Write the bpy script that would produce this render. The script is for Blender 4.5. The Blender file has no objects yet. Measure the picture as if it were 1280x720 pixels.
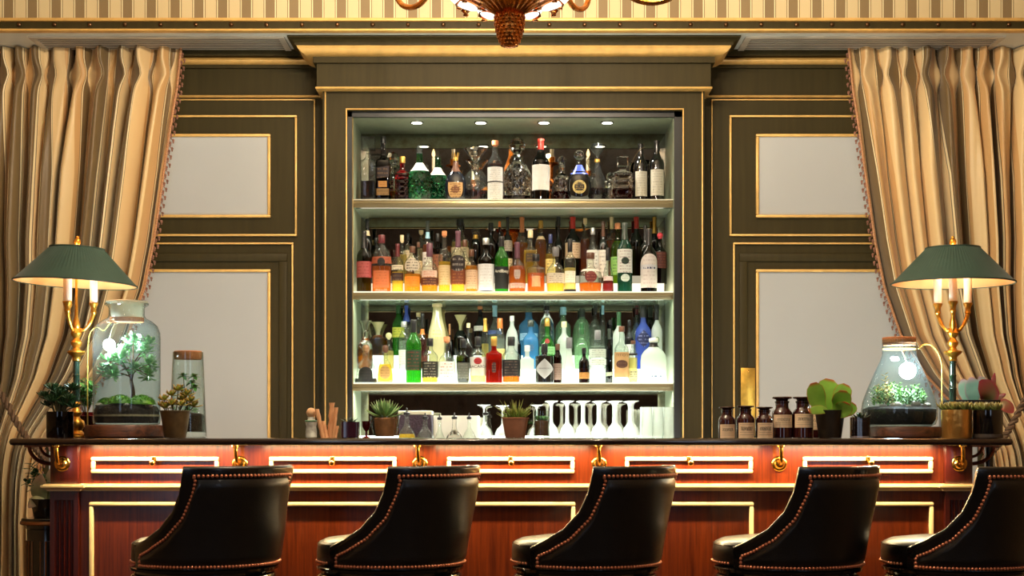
import bpy, bmesh, math, random
from mathutils import Vector, Matrix
SC = bpy.context.scene
COL = SC.collection
PI = math.pi
F = 1945.0; ZC = 1.13; HY = 540.0
def X(px, Y): return (px - 640.0) * Y / F
def Z(py, Y): return ZC + (HY - py) * Y / F
def S(n, Y): return n * Y / F
def W(px, py, Y): return Vector((X(px, Y), Y, Z(py, Y)))
RND = random.Random(7)

# ---------------------------------------------------------------- materials
_M = {}
def srgb(c):
    return tuple(((v / 255.0) / 12.92 if v / 255.0 <= 0.04045 else ((v / 255.0 + 0.055) / 1.055) ** 2.4) for v in c) + (1.0,)
def newmat(name):
    m = bpy.data.materials.new(name); m.use_nodes = True
    nt = m.node_tree; nt.nodes.clear()
    out = nt.nodes.new('ShaderNodeOutputMaterial')
    return m, nt, out
def N(nt, t, **kw):
    n = nt.nodes.new(t)
    for k, v in kw.items():
        if k in n.inputs: n.inputs[k].default_value = v
        else: setattr(n, k, v)
    return n
def pbr(name, col, rough=0.5, metal=0.0, coat=0.0, var=0.15, scale=8.0, stretch=(1, 1, 1), bump=0.0, bscale=60.0, sheen=0.0, emit=None, estr=0.0, spec=0.5, subs=0.0):
    if name in _M: return _M[name]
    m, nt, out = newmat(name)
    b = N(nt, 'ShaderNodeBsdfPrincipled'); c = srgb(col)
    b.inputs['Roughness'].default_value = rough; b.inputs['Metallic'].default_value = metal
    b.inputs['Coat Weight'].default_value = coat; b.inputs['Coat Roughness'].default_value = 0.08
    b.inputs['Sheen Weight'].default_value = sheen; b.inputs['Specular IOR Level'].default_value = spec
    tc = N(nt, 'ShaderNodeTexCoord'); mp = N(nt, 'ShaderNodeMapping'); mp.inputs['Scale'].default_value = stretch
    nt.links.new(tc.outputs['Object'], mp.inputs['Vector'])
    nz = N(nt, 'ShaderNodeTexNoise', Scale=scale, Detail=4.0)
    nt.links.new(mp.outputs['Vector'], nz.inputs['Vector'])
    rp = N(nt, 'ShaderNodeValToRGB')
    rp.color_ramp.elements[0].position = 0.3; rp.color_ramp.elements[1].position = 0.7
    rp.color_ramp.elements[0].color = tuple(v * (1 - var) for v in c[:3]) + (1,)
    rp.color_ramp.elements[1].color = tuple(min(1, v * (1 + var)) for v in c[:3]) + (1,)
    nt.links.new(nz.outputs['Fac'], rp.inputs['Fac'])
    nt.links.new(rp.outputs['Color'], b.inputs['Base Color'])
    if bump:
        n2 = N(nt, 'ShaderNodeTexNoise', Scale=bscale, Detail=3.0); nt.links.new(mp.outputs['Vector'], n2.inputs['Vector'])
        bp = N(nt, 'ShaderNodeBump', Strength=bump, Distance=0.01); nt.links.new(n2.outputs['Fac'], bp.inputs['Height'])
        nt.links.new(bp.outputs['Normal'], b.inputs['Normal'])
    if emit:
        b.inputs['Emission Color'].default_value = srgb(emit); b.inputs['Emission Strength'].default_value = estr
    nt.links.new(b.outputs['BSDF'], out.inputs['Surface'])
    _M[name] = m; return m
def emat(name, col, strength):
    if name in _M: return _M[name]
    m, nt, out = newmat(name)
    e = N(nt, 'ShaderNodeEmission', Strength=strength); e.inputs['Color'].default_value = srgb(col)
    nt.links.new(e.outputs[0], out.inputs['Surface']); _M[name] = m; return m
def glass(name, tint=(255, 255, 255), edge=0.55, frost=0.0, bump=None):
    """thin-walled glass: coloured transmission, deeper at grazing angles, Fresnel gloss"""
    if name in _M: return _M[name]
    m, nt, out = newmat(name); c = srgb(tint)
    lw = N(nt, 'ShaderNodeLayerWeight', Blend=0.35)
    mix = N(nt, 'ShaderNodeMix', data_type='RGBA')
    mix.inputs[6].default_value = c; mix.inputs[7].default_value = tuple(v * edge for v in c[:3]) + (1,)
    pw = N(nt, 'ShaderNodeMath', operation='POWER'); pw.inputs[1].default_value = 1.6
    nt.links.new(lw.outputs['Facing'], pw.inputs[0]); nt.links.new(pw.outputs[0], mix.inputs[0])
    tr = N(nt, 'ShaderNodeBsdfTransparent'); nt.links.new(mix.outputs[2], tr.inputs['Color'])
    gl = N(nt, 'ShaderNodeBsdfGlossy', Roughness=0.03)
    lf_ = N(nt, 'ShaderNodeLayerWeight', Blend=0.5)
    p5 = N(nt, 'ShaderNodeMath', operation='POWER'); p5.inputs[1].default_value = 4.5; nt.links.new(lf_.outputs['Facing'], p5.inputs[0])
    fr = N(nt, 'ShaderNodeMath', operation='MULTIPLY_ADD'); fr.inputs[1].default_value = 0.8; fr.inputs[2].default_value = 0.045; nt.links.new(p5.outputs[0], fr.inputs[0])
    if bump:
        tc = N(nt, 'ShaderNodeTexCoord')
        vo = N(nt, 'ShaderNodeTexVoronoi', Scale=bump); nt.links.new(tc.outputs['Object'], vo.inputs['Vector'])
        bp = N(nt, 'ShaderNodeBump', Strength=0.9, Distance=0.01); nt.links.new(vo.outputs['Distance'], bp.inputs['Height'])
        for n in (gl, lf_, lw): nt.links.new(bp.outputs['Normal'], n.inputs['Normal'])
    ms = N(nt, 'ShaderNodeMixShader'); nt.links.new(fr.outputs[0], ms.inputs[0])
    last = tr.outputs[0]
    if frost:
        tl = N(nt, 'ShaderNodeBsdfTranslucent'); tl.inputs['Color'].default_value = c
        df = N(nt, 'ShaderNodeBsdfDiffuse'); df.inputs['Color'].default_value = c
        m1 = N(nt, 'ShaderNodeMixShader', Fac=0.5); nt.links.new(tl.outputs[0], m1.inputs[1]); nt.links.new(df.outputs[0], m1.inputs[2])
        m2 = N(nt, 'ShaderNodeMixShader', Fac=frost); nt.links.new(tr.outputs[0], m2.inputs[1]); nt.links.new(m1.outputs[0], m2.inputs[2])
        last = m2.outputs[0]
    nt.links.new(last, ms.inputs[1]); nt.links.new(gl.outputs[0], ms.inputs[2])
    nt.links.new(ms.outputs[0], out.inputs['Surface']); _M[name] = m; return m
def liquid(name, col, body=0.4):
    if name in _M: return _M[name]
    m, nt, out = newmat(name); c = srgb(col)
    lw = N(nt, 'ShaderNodeLayerWeight', Blend=.5); pw = N(nt, 'ShaderNodeMath', operation='POWER'); pw.inputs[1].default_value = 2.2; nt.links.new(lw.outputs['Facing'], pw.inputs[0])
    mix = N(nt, 'ShaderNodeMix', data_type='RGBA'); mix.inputs[6].default_value = tuple(v ** .55 for v in c[:3]) + (1,); mix.inputs[7].default_value = tuple(v ** 1.3 for v in c[:3]) + (1,); nt.links.new(pw.outputs[0], mix.inputs[0])
    tr = N(nt, 'ShaderNodeBsdfTransparent'); nt.links.new(mix.outputs[2], tr.inputs['Color'])
    tl = N(nt, 'ShaderNodeBsdfTranslucent'); tl.inputs['Color'].default_value = tuple(min(1, v ** 0.8) for v in c[:3]) + (1,)
    m1 = N(nt, 'ShaderNodeMixShader', Fac=body); nt.links.new(tr.outputs[0], m1.inputs[1]); nt.links.new(tl.outputs[0], m1.inputs[2])
    nt.links.new(m1.outputs[0], out.inputs['Surface']); _M[name] = m; return m
def crystal(name, tint=(255, 255, 255), bump=0.0):
    if name in _M: return _M[name]
    m, nt, out = newmat(name)
    b = N(nt, 'ShaderNodeBsdfPrincipled'); b.inputs['Base Color'].default_value = srgb(tint)
    b.inputs['Transmission Weight'].default_value = 1.0; b.inputs['Roughness'].default_value = 0.0; b.inputs['IOR'].default_value = 1.5
    if bump:
        tc = N(nt, 'ShaderNodeTexCoord')
        vo = N(nt, 'ShaderNodeTexVoronoi', Scale=bump, distance='MANHATTAN'); nt.links.new(tc.outputs['Object'], vo.inputs['Vector'])
        bp = N(nt, 'ShaderNodeBump', Strength=1.0, Distance=0.01); nt.links.new(vo.outputs['Distance'], bp.inputs['Height'])
        nt.links.new(bp.outputs['Normal'], b.inputs['Normal'])
    nt.links.new(b.outputs[0], out.inputs['Surface']); _M[name] = m; return m
def printed(name, paper, ink, rows=7.0, amount=0.5):
    """paper with rows of illegible print, from generated coordinates"""
    if name in _M: return _M[name]
    m, nt, out = newmat(name)
    b = N(nt, 'ShaderNodeBsdfPrincipled', Roughness=0.6)
    tc = N(nt, 'ShaderNodeTexCoord'); sp = N(nt, 'ShaderNodeSeparateXYZ'); nt.links.new(tc.outputs['Generated'], sp.inputs[0])
    ml = N(nt, 'ShaderNodeMath', operation='MULTIPLY'); ml.inputs[1].default_value = rows * 6.2832; nt.links.new(sp.outputs['Z'], ml.inputs[0])
    sn = N(nt, 'ShaderNodeMath', operation='SINE'); nt.links.new(ml.outputs[0], sn.inputs[0])
    gt = N(nt, 'ShaderNodeMath', operation='GREATER_THAN'); gt.inputs[1].default_value = 0.25; nt.links.new(sn.outputs[0], gt.inputs[0])
    mp = N(nt, 'ShaderNodeMapping'); mp.inputs['Scale'].default_value = (22, 1, rows); nt.links.new(tc.outputs['Generated'], mp.inputs[0])
    nz = N(nt, 'ShaderNodeTexNoise', Scale=1.0, Detail=0.0); nt.links.new(mp.outputs[0], nz.inputs['Vector'])
    g2 = N(nt, 'ShaderNodeMath', operation='GREATER_THAN'); g2.inputs[1].default_value = 0.48; nt.links.new(nz.outputs['Fac'], g2.inputs[0])
    # keep a clear margin
    mg = N(nt, 'ShaderNodeMath', operation='COMPARE'); mg.inputs[1].default_value = 0.5; mg.inputs[2].default_value = 0.36; nt.links.new(sp.outputs['X'], mg.inputs[0])
    a1 = N(nt, 'ShaderNodeMath', operation='MULTIPLY'); nt.links.new(gt.outputs[0], a1.inputs[0]); nt.links.new(g2.outputs[0], a1.inputs[1])
    a2 = N(nt, 'ShaderNodeMath', operation='MULTIPLY'); nt.links.new(a1.outputs[0], a2.inputs[0]); nt.links.new(mg.outputs[0], a2.inputs[1])
    a3 = N(nt, 'ShaderNodeMath', operation='MULTIPLY'); a3.inputs[1].default_value = amount; nt.links.new(a2.outputs[0], a3.inputs[0])
    mx = N(nt, 'ShaderNodeMix', data_type='RGBA'); mx.inputs[6].default_value = srgb(paper); mx.inputs[7].default_value = srgb(ink)
    nt.links.new(a3.outputs[0], mx.inputs[0]); nt.links.new(mx.outputs[2], b.inputs['Base Color'])
    # paper lets some light through from the lit bottle behind it
    tl = N(nt, 'ShaderNodeBsdfTranslucent'); nt.links.new(mx.outputs[2], tl.inputs['Color'])
    ms = N(nt, 'ShaderNodeMixShader', Fac=0.3); nt.links.new(b.outputs[0], ms.inputs[1]); nt.links.new(tl.outputs[0], ms.inputs[2])
    nt.links.new(ms.outputs[0], out.inputs['Surface']); _M[name] = m; return m

# ---------------------------------------------------------------- mesh builder
class MB:
    def __init__(s): s.v = []; s.f = []; s.uv = {}
    def add(s, vs, fs, uvs=None):
        o = len(s.v); s.v += [tuple(p) for p in vs]; s.f += [tuple(i + o for i in f) for f in fs]
        if uvs:
            for i, u in enumerate(uvs): s.uv[o + i] = u
        return s
    def box(s, x0, x1, y0, y1, z0, z1, bev=0.0):
        if x0 > x1: x0, x1 = x1, x0
        if y0 > y1: y0, y1 = y1, y0
        if z0 > z1: z0, z1 = z1, z0
        if bev <= 0:
            vs = [(x, y, z) for z in (z0, z1) for y in (y0, y1) for x in (x0, x1)]
            return s.add(vs, [(0, 2, 3, 1), (4, 5, 7, 6), (0, 1, 5, 4), (2, 6, 7, 3), (0, 4, 6, 2), (1, 3, 7, 5)])
        b = min(bev, (x1 - x0) * .49, (y1 - y0) * .49, (z1 - z0) * .49)
        bm = bmesh.new(); r = bmesh.ops.create_cube(bm, size=1.0)
        for v in bm.verts: v.co = ((x0 + x1) / 2 + v.co.x * (x1 - x0), (y0 + y1) / 2 + v.co.y * (y1 - y0), (z0 + z1) / 2 + v.co.z * (z1 - z0))
        bmesh.ops.bevel(bm, geom=bm.edges[:], offset=b, segments=2, affect='EDGES', profile=0.5)
        bm.verts.index_update()
        s.add([v.co[:] for v in bm.verts], [[v.index for v in f.verts] for f in bm.faces]); bm.free(); return s
    def loft(s, rings, cap0=True, cap1=True, closed=True, uv=False):
        n = len(rings[0]); vs = [p for r in rings for p in r]; fs = []
        for i in range(len(rings) - 1):
            for j in range(n if closed else n - 1):
                k = (j + 1) % n
                fs.append((i * n + j, i * n + k, (i + 1) * n + k, (i + 1) * n + j))
        if cap0: fs.append(tuple(reversed(range(n))))
        if cap1: fs.append(tuple(range((len(rings) - 1) * n, len(rings) * n)))
        uvs = None
        if uv:
            R = len(rings) - 1
            uvs = [(j / (n if closed else n - 1), i / R) for i in range(R + 1) for j in range(n)]
        return s.add(vs, fs, uvs)
    def lathe(s, prof, n=24, c=(0, 0, 0), sx=1.0, sy=1.0, sq=0.0, cap0=True, cap1=True, rot=0.0):
        rings = []
        for (r, z) in prof:
            rings.append([(c[0] + p[0], c[1] + p[1], c[2] + z) for p in (xsec(2 * PI * j / n + rot, r * sx, r * sy, sq) for j in range(n))])
        return s.loft(rings, cap0, cap1)
    def tube(s, pts, r, n=8, caps=True):
        pts = [Vector(p) for p in pts]; rings = []; prev = None
        for i, p in enumerate(pts):
            t = (pts[min(i + 1, len(pts) - 1)] - pts[max(i - 1, 0)])
            if t.length < 1e-9: t = Vector((0, 0, 1))
            t.normalize()
            if prev is None:
                a = Vector((0, 0, 1)) if abs(t.z) < .9 else Vector((1, 0, 0)); u = t.cross(a).normalized()
            else:
                u = prev - t * prev.dot(t)
                u = u.normalized() if u.length > 1e-6 else t.orthogonal().normalized()
            prev = u; w = t.cross(u); rr = r[i] if isinstance(r, (list, tuple)) else r
            rings.append([p + (u * math.cos(2 * PI * j / n) + w * math.sin(2 * PI * j / n)) * rr for j in range(n)])
        return s.loft(rings, caps, caps)
    def ball(s, c, r, n=10, m=6, sz=1.0):
        prof = [(r * math.sin(PI * i / m), -r * sz * math.cos(PI * i / m)) for i in range(m + 1)]
        prof[0] = (r * .02, prof[0][1]); prof[-1] = (r * .02, prof[-1][1])
        return s.lathe(prof, n, c)
    def leaf(s, pts, w, th, up=(0, 0, 1), n=8, cup=0.0):
        """fleshy leaf: lens cross-sections along a path; uv.x = across (-1..1 mapped 0..1), uv.y = along"""
        pts = [Vector(p) for p in pts]; R = len(pts); rings = []; uvs = []
        upv = Vector(up)
        for i, p in enumerate(pts):
            t = (pts[min(i + 1, R - 1)] - pts[max(i - 1, 0)]).normalized()
            sd = t.cross(upv)
            sd = sd.normalized() if sd.length > 1e-5 else Vector((1, 0, 0))
            nr = sd.cross(t).normalized()
            ring = []
            for j in range(n):
                a = 2 * PI * j / n; ca, sa = math.cos(a), math.sin(a)
                ring.append(p + sd * (w[i] * ca) + nr * (th[i] * sa + cup * w[i] * ca * ca))
                uvs.append((0.5 + 0.5 * ca, i / (R - 1)))
            rings.append(ring)
        o = len(s.v); s.loft(rings)
        for i, u in enumerate(uvs): s.uv[o + i] = u
        return s
    def sheet(s, fn, nu, nv, uvfn=None, thick=0.0):
        vs = []; uvs = []
        for i in range(nv + 1):
            for j in range(nu + 1):
                vs.append(fn(j / nu, i / nv)); uvs.append(uvfn(j / nu, i / nv) if uvfn else (j / nu, i / nv))
        fs = [(i * (nu + 1) + j, i * (nu + 1) + j + 1, (i + 1) * (nu + 1) + j + 1, (i + 1) * (nu + 1) + j) for i in range(nv) for j in range(nu)]
        return s.add(vs, fs, uvs)
    def build(s, name, mat, parent=None, smooth=True, angle=40, flip=True):
        me = bpy.data.meshes.new(name); me.from_pydata(s.v, [], s.f); me.update()
        if s.uv:
            ul = me.uv_layers.new(name='UVMap')
            for l in me.loops: ul.data[l.index].uv = s.uv.get(l.vertex_index, (0, 0))
        bm = bmesh.new(); bm.from_mesh(me); bmesh.ops.recalc_face_normals(bm, faces=bm.faces[:]); bm.to_mesh(me); bm.free()
        if smooth:
            for p in me.polygons: p.use_smooth = True
            me.set_sharp_from_angle(angle=math.radians(angle))
        mats = mat if isinstance(mat, (list, tuple)) else [mat]
        for m in mats: me.materials.append(m)
        o = bpy.data.objects.new(name, me); COL.objects.link(o)
        if parent: o.parent = parent
        return o
def xsec(a, rx, ry, sq):
    """superellipse point; sq 0 = ellipse, 1 = nearly square"""
    ca, sa = math.cos(a), math.sin(a)
    if sq <= 0: return (rx * ca, ry * sa)
    e = 2.0 / (2.0 + 6.0 * sq)
    return (rx * math.copysign(abs(ca) ** e, ca), ry * math.copysign(abs(sa) ** e, sa))
def bez(p0, p1, p2, p3, n=10):
    p0, p1, p2, p3 = map(Vector, (p0, p1, p2, p3)); out = []
    for i in range(n + 1):
        t = i / n; out.append(p0 * (1 - t) ** 3 + p1 * 3 * t * (1 - t) ** 2 + p2 * 3 * t * t * (1 - t) + p3 * t ** 3)
    return out
def crom(pts, n=6):
    P = [Vector(p) for p in pts]; P = [P[0] * 2 - P[1]] + P + [P[-1] * 2 - P[-2]]; out = []
    for i in range(1, len(P) - 2):
        for k in range(n):
            t = k / n; a, b, c, d = P[i - 1:i + 3]
            out.append(0.5 * ((2 * b) + (c - a) * t + (2 * a - 5 * b + 4 * c - d) * t * t + (3 * b - a - 3 * c + d) * t ** 3))
    out.append(P[-2]); return out
def lerp_tab(tab, x):
    if x <= tab[0][0]: return tab[0][1]
    for (a, b), (c, d) in zip(tab, tab[1:]):
        if x <= c: return b + (d - b) * (x - a) / (c - a)
    return tab[-1][1]

# ---------------------------------------------------------------- things
def tag(o, label, cat, group=None):
    o['label'] = label; o['category'] = cat
    if group: o['group'] = group
    return o
def thing(name, label, cat, loc=(0, 0, 0), group=None, rz=0.0):
    o = bpy.data.objects.new(name, None); COL.objects.link(o); o.location = loc; o.rotation_euler = (0, 0, rz)
    o.empty_display_size = 0.05
    return tag(o, label, cat, group)
def struct(o): o['kind'] = 'structure'; return o
def dup(root, loc, rz, label):
    r = root.copy(); COL.objects.link(r); r.location = loc; r.rotation_euler = (0, 0, rz); r['label'] = label
    for ch in list(root.children):
        c = ch.copy(); COL.objects.link(c); c.parent = r
        for g in ch.children:
            d = g.copy(); COL.objects.link(d); d.parent = c
    return r
def light(name, kind, loc, energy, col=(1, .8, .6), size=0.1, rot=(0, 0, 0), sy=None, spot=None, blend=.5):
    l = bpy.data.lights.new(name, kind); l.energy = energy; l.color = col
    if kind == 'AREA':
        l.size = size
        if sy: l.shape = 'RECTANGLE'; l.size_y = sy
    else: l.shadow_soft_size = size
    if kind == 'SPOT': l.spot_size = math.radians(spot or 90); l.spot_blend = blend
    o = bpy.data.objects.new(name, l); COL.objects.link(o); o.location = loc; o.rotation_euler = rot
    return o
def text_mesh(txt, size, spacing=1.0):
    cu = bpy.data.curves.new('lettering', 'FONT'); cu.body = txt; cu.size = size; cu.align_x = 'CENTER'; cu.align_y = 'CENTER'; cu.space_character = spacing
    o = bpy.data.objects.new('lettering', cu); COL.objects.link(o)
    dg = bpy.context.evaluated_depsgraph_get(); me = o.evaluated_get(dg).to_mesh()
    vs = [v.co.copy() for v in me.vertices]; fs = [tuple(p.vertices) for p in me.polygons]
    o.evaluated_get(dg).to_mesh_clear(); bpy.data.objects.remove(o); bpy.data.curves.remove(cu)
    return vs, fs
# ---------------------------------------------------------------- shared materials
M_OLIVE = pbr('olive_paint', (64, 55, 29), .5, spec=.15, var=.12, scale=3, stretch=(14, 14, 1), bump=.05, bscale=40)
M_GOLD = pbr('gilt_moulding', (238, 190, 108), .38, metal=.2, var=.12, scale=20)
M_PANEL = pbr('pale_panel', (192, 193, 190), .7, var=.03, scale=2)
M_BRASS = pbr('brass', (214, 158, 72), .22, metal=1.0, var=.1, scale=30)
M_GILT = pbr('gilt_bronze', (226, 158, 60), .28, metal=.9, var=.15, scale=40, bump=.1, bscale=90)
M_BLACK = pbr('black_lacquer', (16, 13, 11), .15, coat=.6, var=.1)
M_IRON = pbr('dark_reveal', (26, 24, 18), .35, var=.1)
M_SOIL = pbr('soil', (40, 28, 20), .95, var=.4, scale=120, bump=.6, bscale=160)
M_CORK = pbr('cork', (188, 120, 76), .85, var=.25, scale=160, bump=.3, bscale=200)
M_WHITE = pbr('white_enamel', (235, 232, 222), .4, var=.03)

# ---------------------------------------------------------------- room shell
RW, RY0, YW, YS, ZS, CEIL = 3.3, -1.6, 7.9, 7.5, Z(40, 7.5), 3.95
struct(MB().box(-RW, RW, RY0, 8.6, -.1, 0).build('floor', pbr('floor_carpet', (54, 38, 28), .9, var=.3, scale=30)))
struct(MB().box(-RW - .1, RW + .1, RY0, YS + .01, CEIL, CEIL + .1).build('ceiling', pbr('ceiling_plaster', (210, 200, 180), .8, var=.03)))
struct(MB().box(-RW - .1, -RW, RY0, 8.6, 0, CEIL).build('wall_left', pbr('side_wall_plaster', (150, 118, 80), .8, var=.08)))
struct(MB().box(RW, RW + .1, RY0, 8.6, 0, CEIL).build('wall_right', _M['side_wall_plaster']))
struct(MB().box(-RW - .1, RW + .1, RY0 - .1, RY0, 0, CEIL).build('wall_front', pbr('rear_wall_wood', (58, 34, 22), .5, var=.3, scale=4, stretch=(6, 1, .6))))
wb = MB()
wb.box(-RW, -.86, YW, YW + .1, 0, 3.3); wb.box(.86, RW, YW, YW + .1, 0, 3.3); wb.box(-.86, .86, YW, YW + .1, 2.74, 3.3)
struct(wb.build('wall_back', M_OLIVE))
# soffit and the papered bulkhead above it
struct(MB().box(-RW, RW, YS, YW + .1, ZS, ZS + .06).build('ceiling_soffit', pbr('soffit_paint', (236, 238, 226), .4, var=.03)))
def wallpaper():
    m, nt, out = newmat('striped_wallpaper')
    b = N(nt, 'ShaderNodeBsdfPrincipled', Roughness=.6)
    tc = N(nt, 'ShaderNodeTexCoord'); sp = N(nt, 'ShaderNodeSeparateXYZ'); nt.links.new(tc.outputs['Object'], sp.inputs[0])
    ad = N(nt, 'ShaderNodeMath', operation='ADD'); ad.inputs[1].default_value = 10.0 - X(3.5, YS); nt.links.new(sp.outputs['X'], ad.inputs[0])
    dv = N(nt, 'ShaderNodeMath', operation='DIVIDE'); dv.inputs[1].default_value = S(29.72, YS); nt.links.new(ad.outputs[0], dv.inputs[0])
    fr = N(nt, 'ShaderNodeMath', operation='FRACT'); nt.links.new(dv.outputs[0], fr.inputs[0])
    # phase shift so that a stripe edge falls at pixel 3.5
    off = (10.0 / S(29.72, YS)) % 1.0
    ad.inputs[1].default_value += (1 - off) * S(29.72, YS)
    rp = N(nt, 'ShaderNodeValToRGB'); cr = rp.color_ramp; cr.interpolation = 'CONSTANT'
    cream, taupe, line = srgb((222, 200, 152)), srgb((142, 118, 80)), srgb((128, 100, 60)); pale = srgb((238, 222, 176))
    seq = [(0, pale), (.045, taupe), (.44, pale), (.49, line), (.52, cream), (.965, line)]
    cr.elements[0].position = 0; cr.elements[0].color = seq[0][1]; cr.elements[1].position = seq[1][0]; cr.elements[1].color = seq[1][1]
    for p, c in seq[2:]:
        e = cr.elements.new(p); e.color = c
    nt.links.new(fr.outputs[0], rp.inputs[0]); nt.links.new(rp.outputs[0], b.inputs['Base Color'])
    nt.links.new(b.outputs[0], out.inputs['Surface']); return m
struct(MB().box(-RW, RW, YS, YS + .05, Z(25.5, YS), CEIL).build('wall_bulkhead', wallpaper()))
t = MB(); t.box(-RW, RW, YS - .012, YS + .05, Z(38, YS), Z(28, YS)); struct(t.build('trim_1', M_OLIVE))
nm = MB(); k = 25.0
x = 25.0 - 44.1 * 3
while x < 1400:
    nm.ball((X(x, YS), YS - .012, Z(31.6, YS)), .011, 10, 6); x += 44.1
o = nm.build('nailhead_row', pbr('bronze_nail', (120, 92, 64), .3, metal=.9)); o.parent = bpy.data.objects['trim_1']
def hmould(name, px0, px1, Y, y0, y1, d=.02, mat=None, ends=True):
    """a moulding run between photo rows y0 (top) and y1 on plane Y, rounded profile"""
    z1, z0 = Z(y0, Y), Z(y1, Y); h = z1 - z0
    prof = [(0, z0), (d * .55, z0), (d * .9, z0 + h * .25), (d, z0 + h * .5), (d * .9, z0 + h * .75), (d * .55, z1), (0, z1)]
    rings = [[(xx, Y - dy, zz) for dy, zz in prof] for xx in (X(px0, Y), X(px1, Y))]
    return MB().loft(rings)
for i, (a, b) in enumerate(((24, 28), (37.5, 40.3))):
    m = MB(); z1, z0 = Z(a, YS), Z(b, YS); m.box(-RW, RW, YS - .03, YS + .02, z0, z1, .004)
    struct(m.build('trim_%d' % (i + 2), M_GOLD))
# ceiling vents in the soffit
for i, (a, b) in enumerate(((52, 352), (935, 1240))):
    v = thing('ceiling_vent', ['long slatted air vent in the soffit above the curtain beside the shorter brown-lit end', 'long slatted air vent in the soffit above the plate-fitted panel'][i], 'vent', (0, 0, ZS))
    v['label'] = ['slatted air vent in soffit above the curtain behind the tall jar terrarium', 'slatted air vent in soffit above the curtain behind the conical terrarium'][i]
    y0, y1 = 7.60, 7.84; xa, xb = X(a, 7.7), X(b, 7.7)
    fm = MB()
    fm.box(xa - .03, xb + .03, y0 - .025, y0, -.008, .0); fm.box(xa - .03, xb + .03, y1, y1 + .025, -.008, 0)
    fm.box(xa - .03, xa, y0, y1, -.008, 0); fm.box(xb, xb + .03, y0, y1, -.008, 0)
    fm.build('frame', pbr('vent_paint', (206, 196, 176), .5), v)
    MB().box(xa, xb, y0, y1, -.002, -.0005).build('backing', pbr('vent_dark', (34, 28, 20), .8), v)
    sl = MB()
    for k in range(7):
        yy = y0 + (y1 - y0) * (k + .5) / 7; sl.box(xa, xb, yy - .008, yy + .008, -.005, -.003)
    sl.build('slats', _M['vent_paint'], v)

# ---------------------------------------------------------------- panelled wall
cnt = [10]
def trim(mb, mat=None):
    cnt[0] += 1; return struct(mb.build('trim_%d' % cnt[0], mat or M_GOLD))
def frame(mb, x0, x1, y0, y1, Y, w, d, sides='lrtb'):
    """picture-frame moulding in photo px on plane Y; w wide, d proud"""
    a, b, t, bt = X(x0, Y), X(x1, Y), Z(y0, Y), Z(y1, Y); w = S(w, Y)
    def bar(p, q, r, s_): mb.box(p, q, Y - d, Y + .002, r, s_, min(w, d) * .3)
    if 't' in sides: bar(a, b, t - w, t)
    if 'b' in sides: bar(a, b, bt, bt + w)
    tt = t - w if 't' in sides else t; bb = bt + w if 'b' in sides else bt
    if 'l' in sides: bar(a, a + w, bb, tt)
    if 'r' in sides: bar(b - w, b, bb, tt)
YL = YW - .001
for sgn, nm_ in ((-1, 'left'), (1, 'right')):
    def q(px): return px if sgn < 0 else 1283 - px      # mirror about the niche axis
    def rng(a, b): return (q(a), q(b)) if sgn < 0 else (q(b), q(a))
    x0, x1 = rng(60, 404)
    # cornice stack on the side walls
    c = MB(); c.box(X(x0, YL), X(x1, YL), YL - .06, YL, Z(73, YL), Z(60, YL)); c.box(X(x0, YL), X(x1, YL), YL - .02, YL, Z(86, YL), Z(82, YL)); trim(c, M_OLIVE)
    g = hmould('', x0, x1, YL, 73.5, 82, .05); trim(g)
    g = hmould('', *rng(60, 402), YL, 119.5, 122.5, .022); trim(g)
    # stile against the niche with its gold edge
    g = MB(); frame(g, *rng(40, 394), 124.5, 900, YL, 1.4, .012, 't' + ('r' if sgn < 0 else 'l')); trim(g)
    # upper and lower raised panels
    g = MB(); frame(g, *rng(50, 371.5), 144.5, 295.5, YL, 2.6, .016); trim(g)
    g = MB(); frame(g, *rng(50, 367), 303.5, 900, YL, 2.2, .016, 'lrt'); trim(g)
    c = MB(); frame(c, *rng(52, 359), 317, 900, YL, 10, .010, 'lrt'); trim(c, M_OLIVE)
    ix = 338.5
    for ya, yb in ((168, 272.5), (337, 900)):
        a, b = rng(50, ix)
        struct(MB().box(X(a + 2, YL), X(b - 2, YL), YL - .008, YL, Z(yb - 2, YL), Z(ya + 2, YL)).build('wall_back_panel', M_PANEL))
        g = MB(); frame(g, a, b, ya, yb, YL, 3.6, .02); trim(g)
pp = thing('push_plate', 'brass push plate on olive panelling behind the small brown apothecary bottles', 'plate', (X(934.5, YL), YL - .012, Z(535, YL)))
MB().box(-S(9, YL), S(9, YL), -.004, .012, -S(10, YL), S(75, YL), .002).build('plate', pbr('aged_brass', (206, 160, 66), .38, metal=.8, var=.25, scale=25), pp)
for zz in (S(71, YL), -S(6, YL)):
    sc_ = MB(); sc_.lathe([(.004, 0), (.0035, .002), (.001, .003)], 10); sc_.v = [(x, -.004 - z, y + zz) for x, y, z in sc_.v]
    sc_.build('screw', M_BRASS, pp)

# ---------------------------------------------------------------- back bar cabinet in the niche
YN = 7.72; YB = 8.2
cab = thing('back_bar_cabinet', 'lit olive and gilt bottle display cabinet with mirror back set in wall', 'cabinet', (0, 0, 0))
IL, IR = -.795, .807
OL, OR_ = X(403.5, YN), X(880.5, YN)
GL, GR = X(433.5, YN), X(853.5, YN); GT = Z(137.5, YN)
fr_ = MB()
fr_.box(OL, GL, YN, YW, 0, Z(112, YN)); fr_.box(GR, OR_, YN, YW, 0, Z(112, YN)); fr_.box(GL, GR, YN, YW, GT, Z(112, YN))
fr_.build('frame', M_OLIVE, cab)
e = MB(); frame(e, 432.3, 854.7, 135.8, 900, YN, 1.6, .010, 'lrt'); frame(e, 406, 878.5, 114, 900, YN, 1.5, .010, 'lr'); e.build('gilt_edge', M_GOLD, cab)
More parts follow.
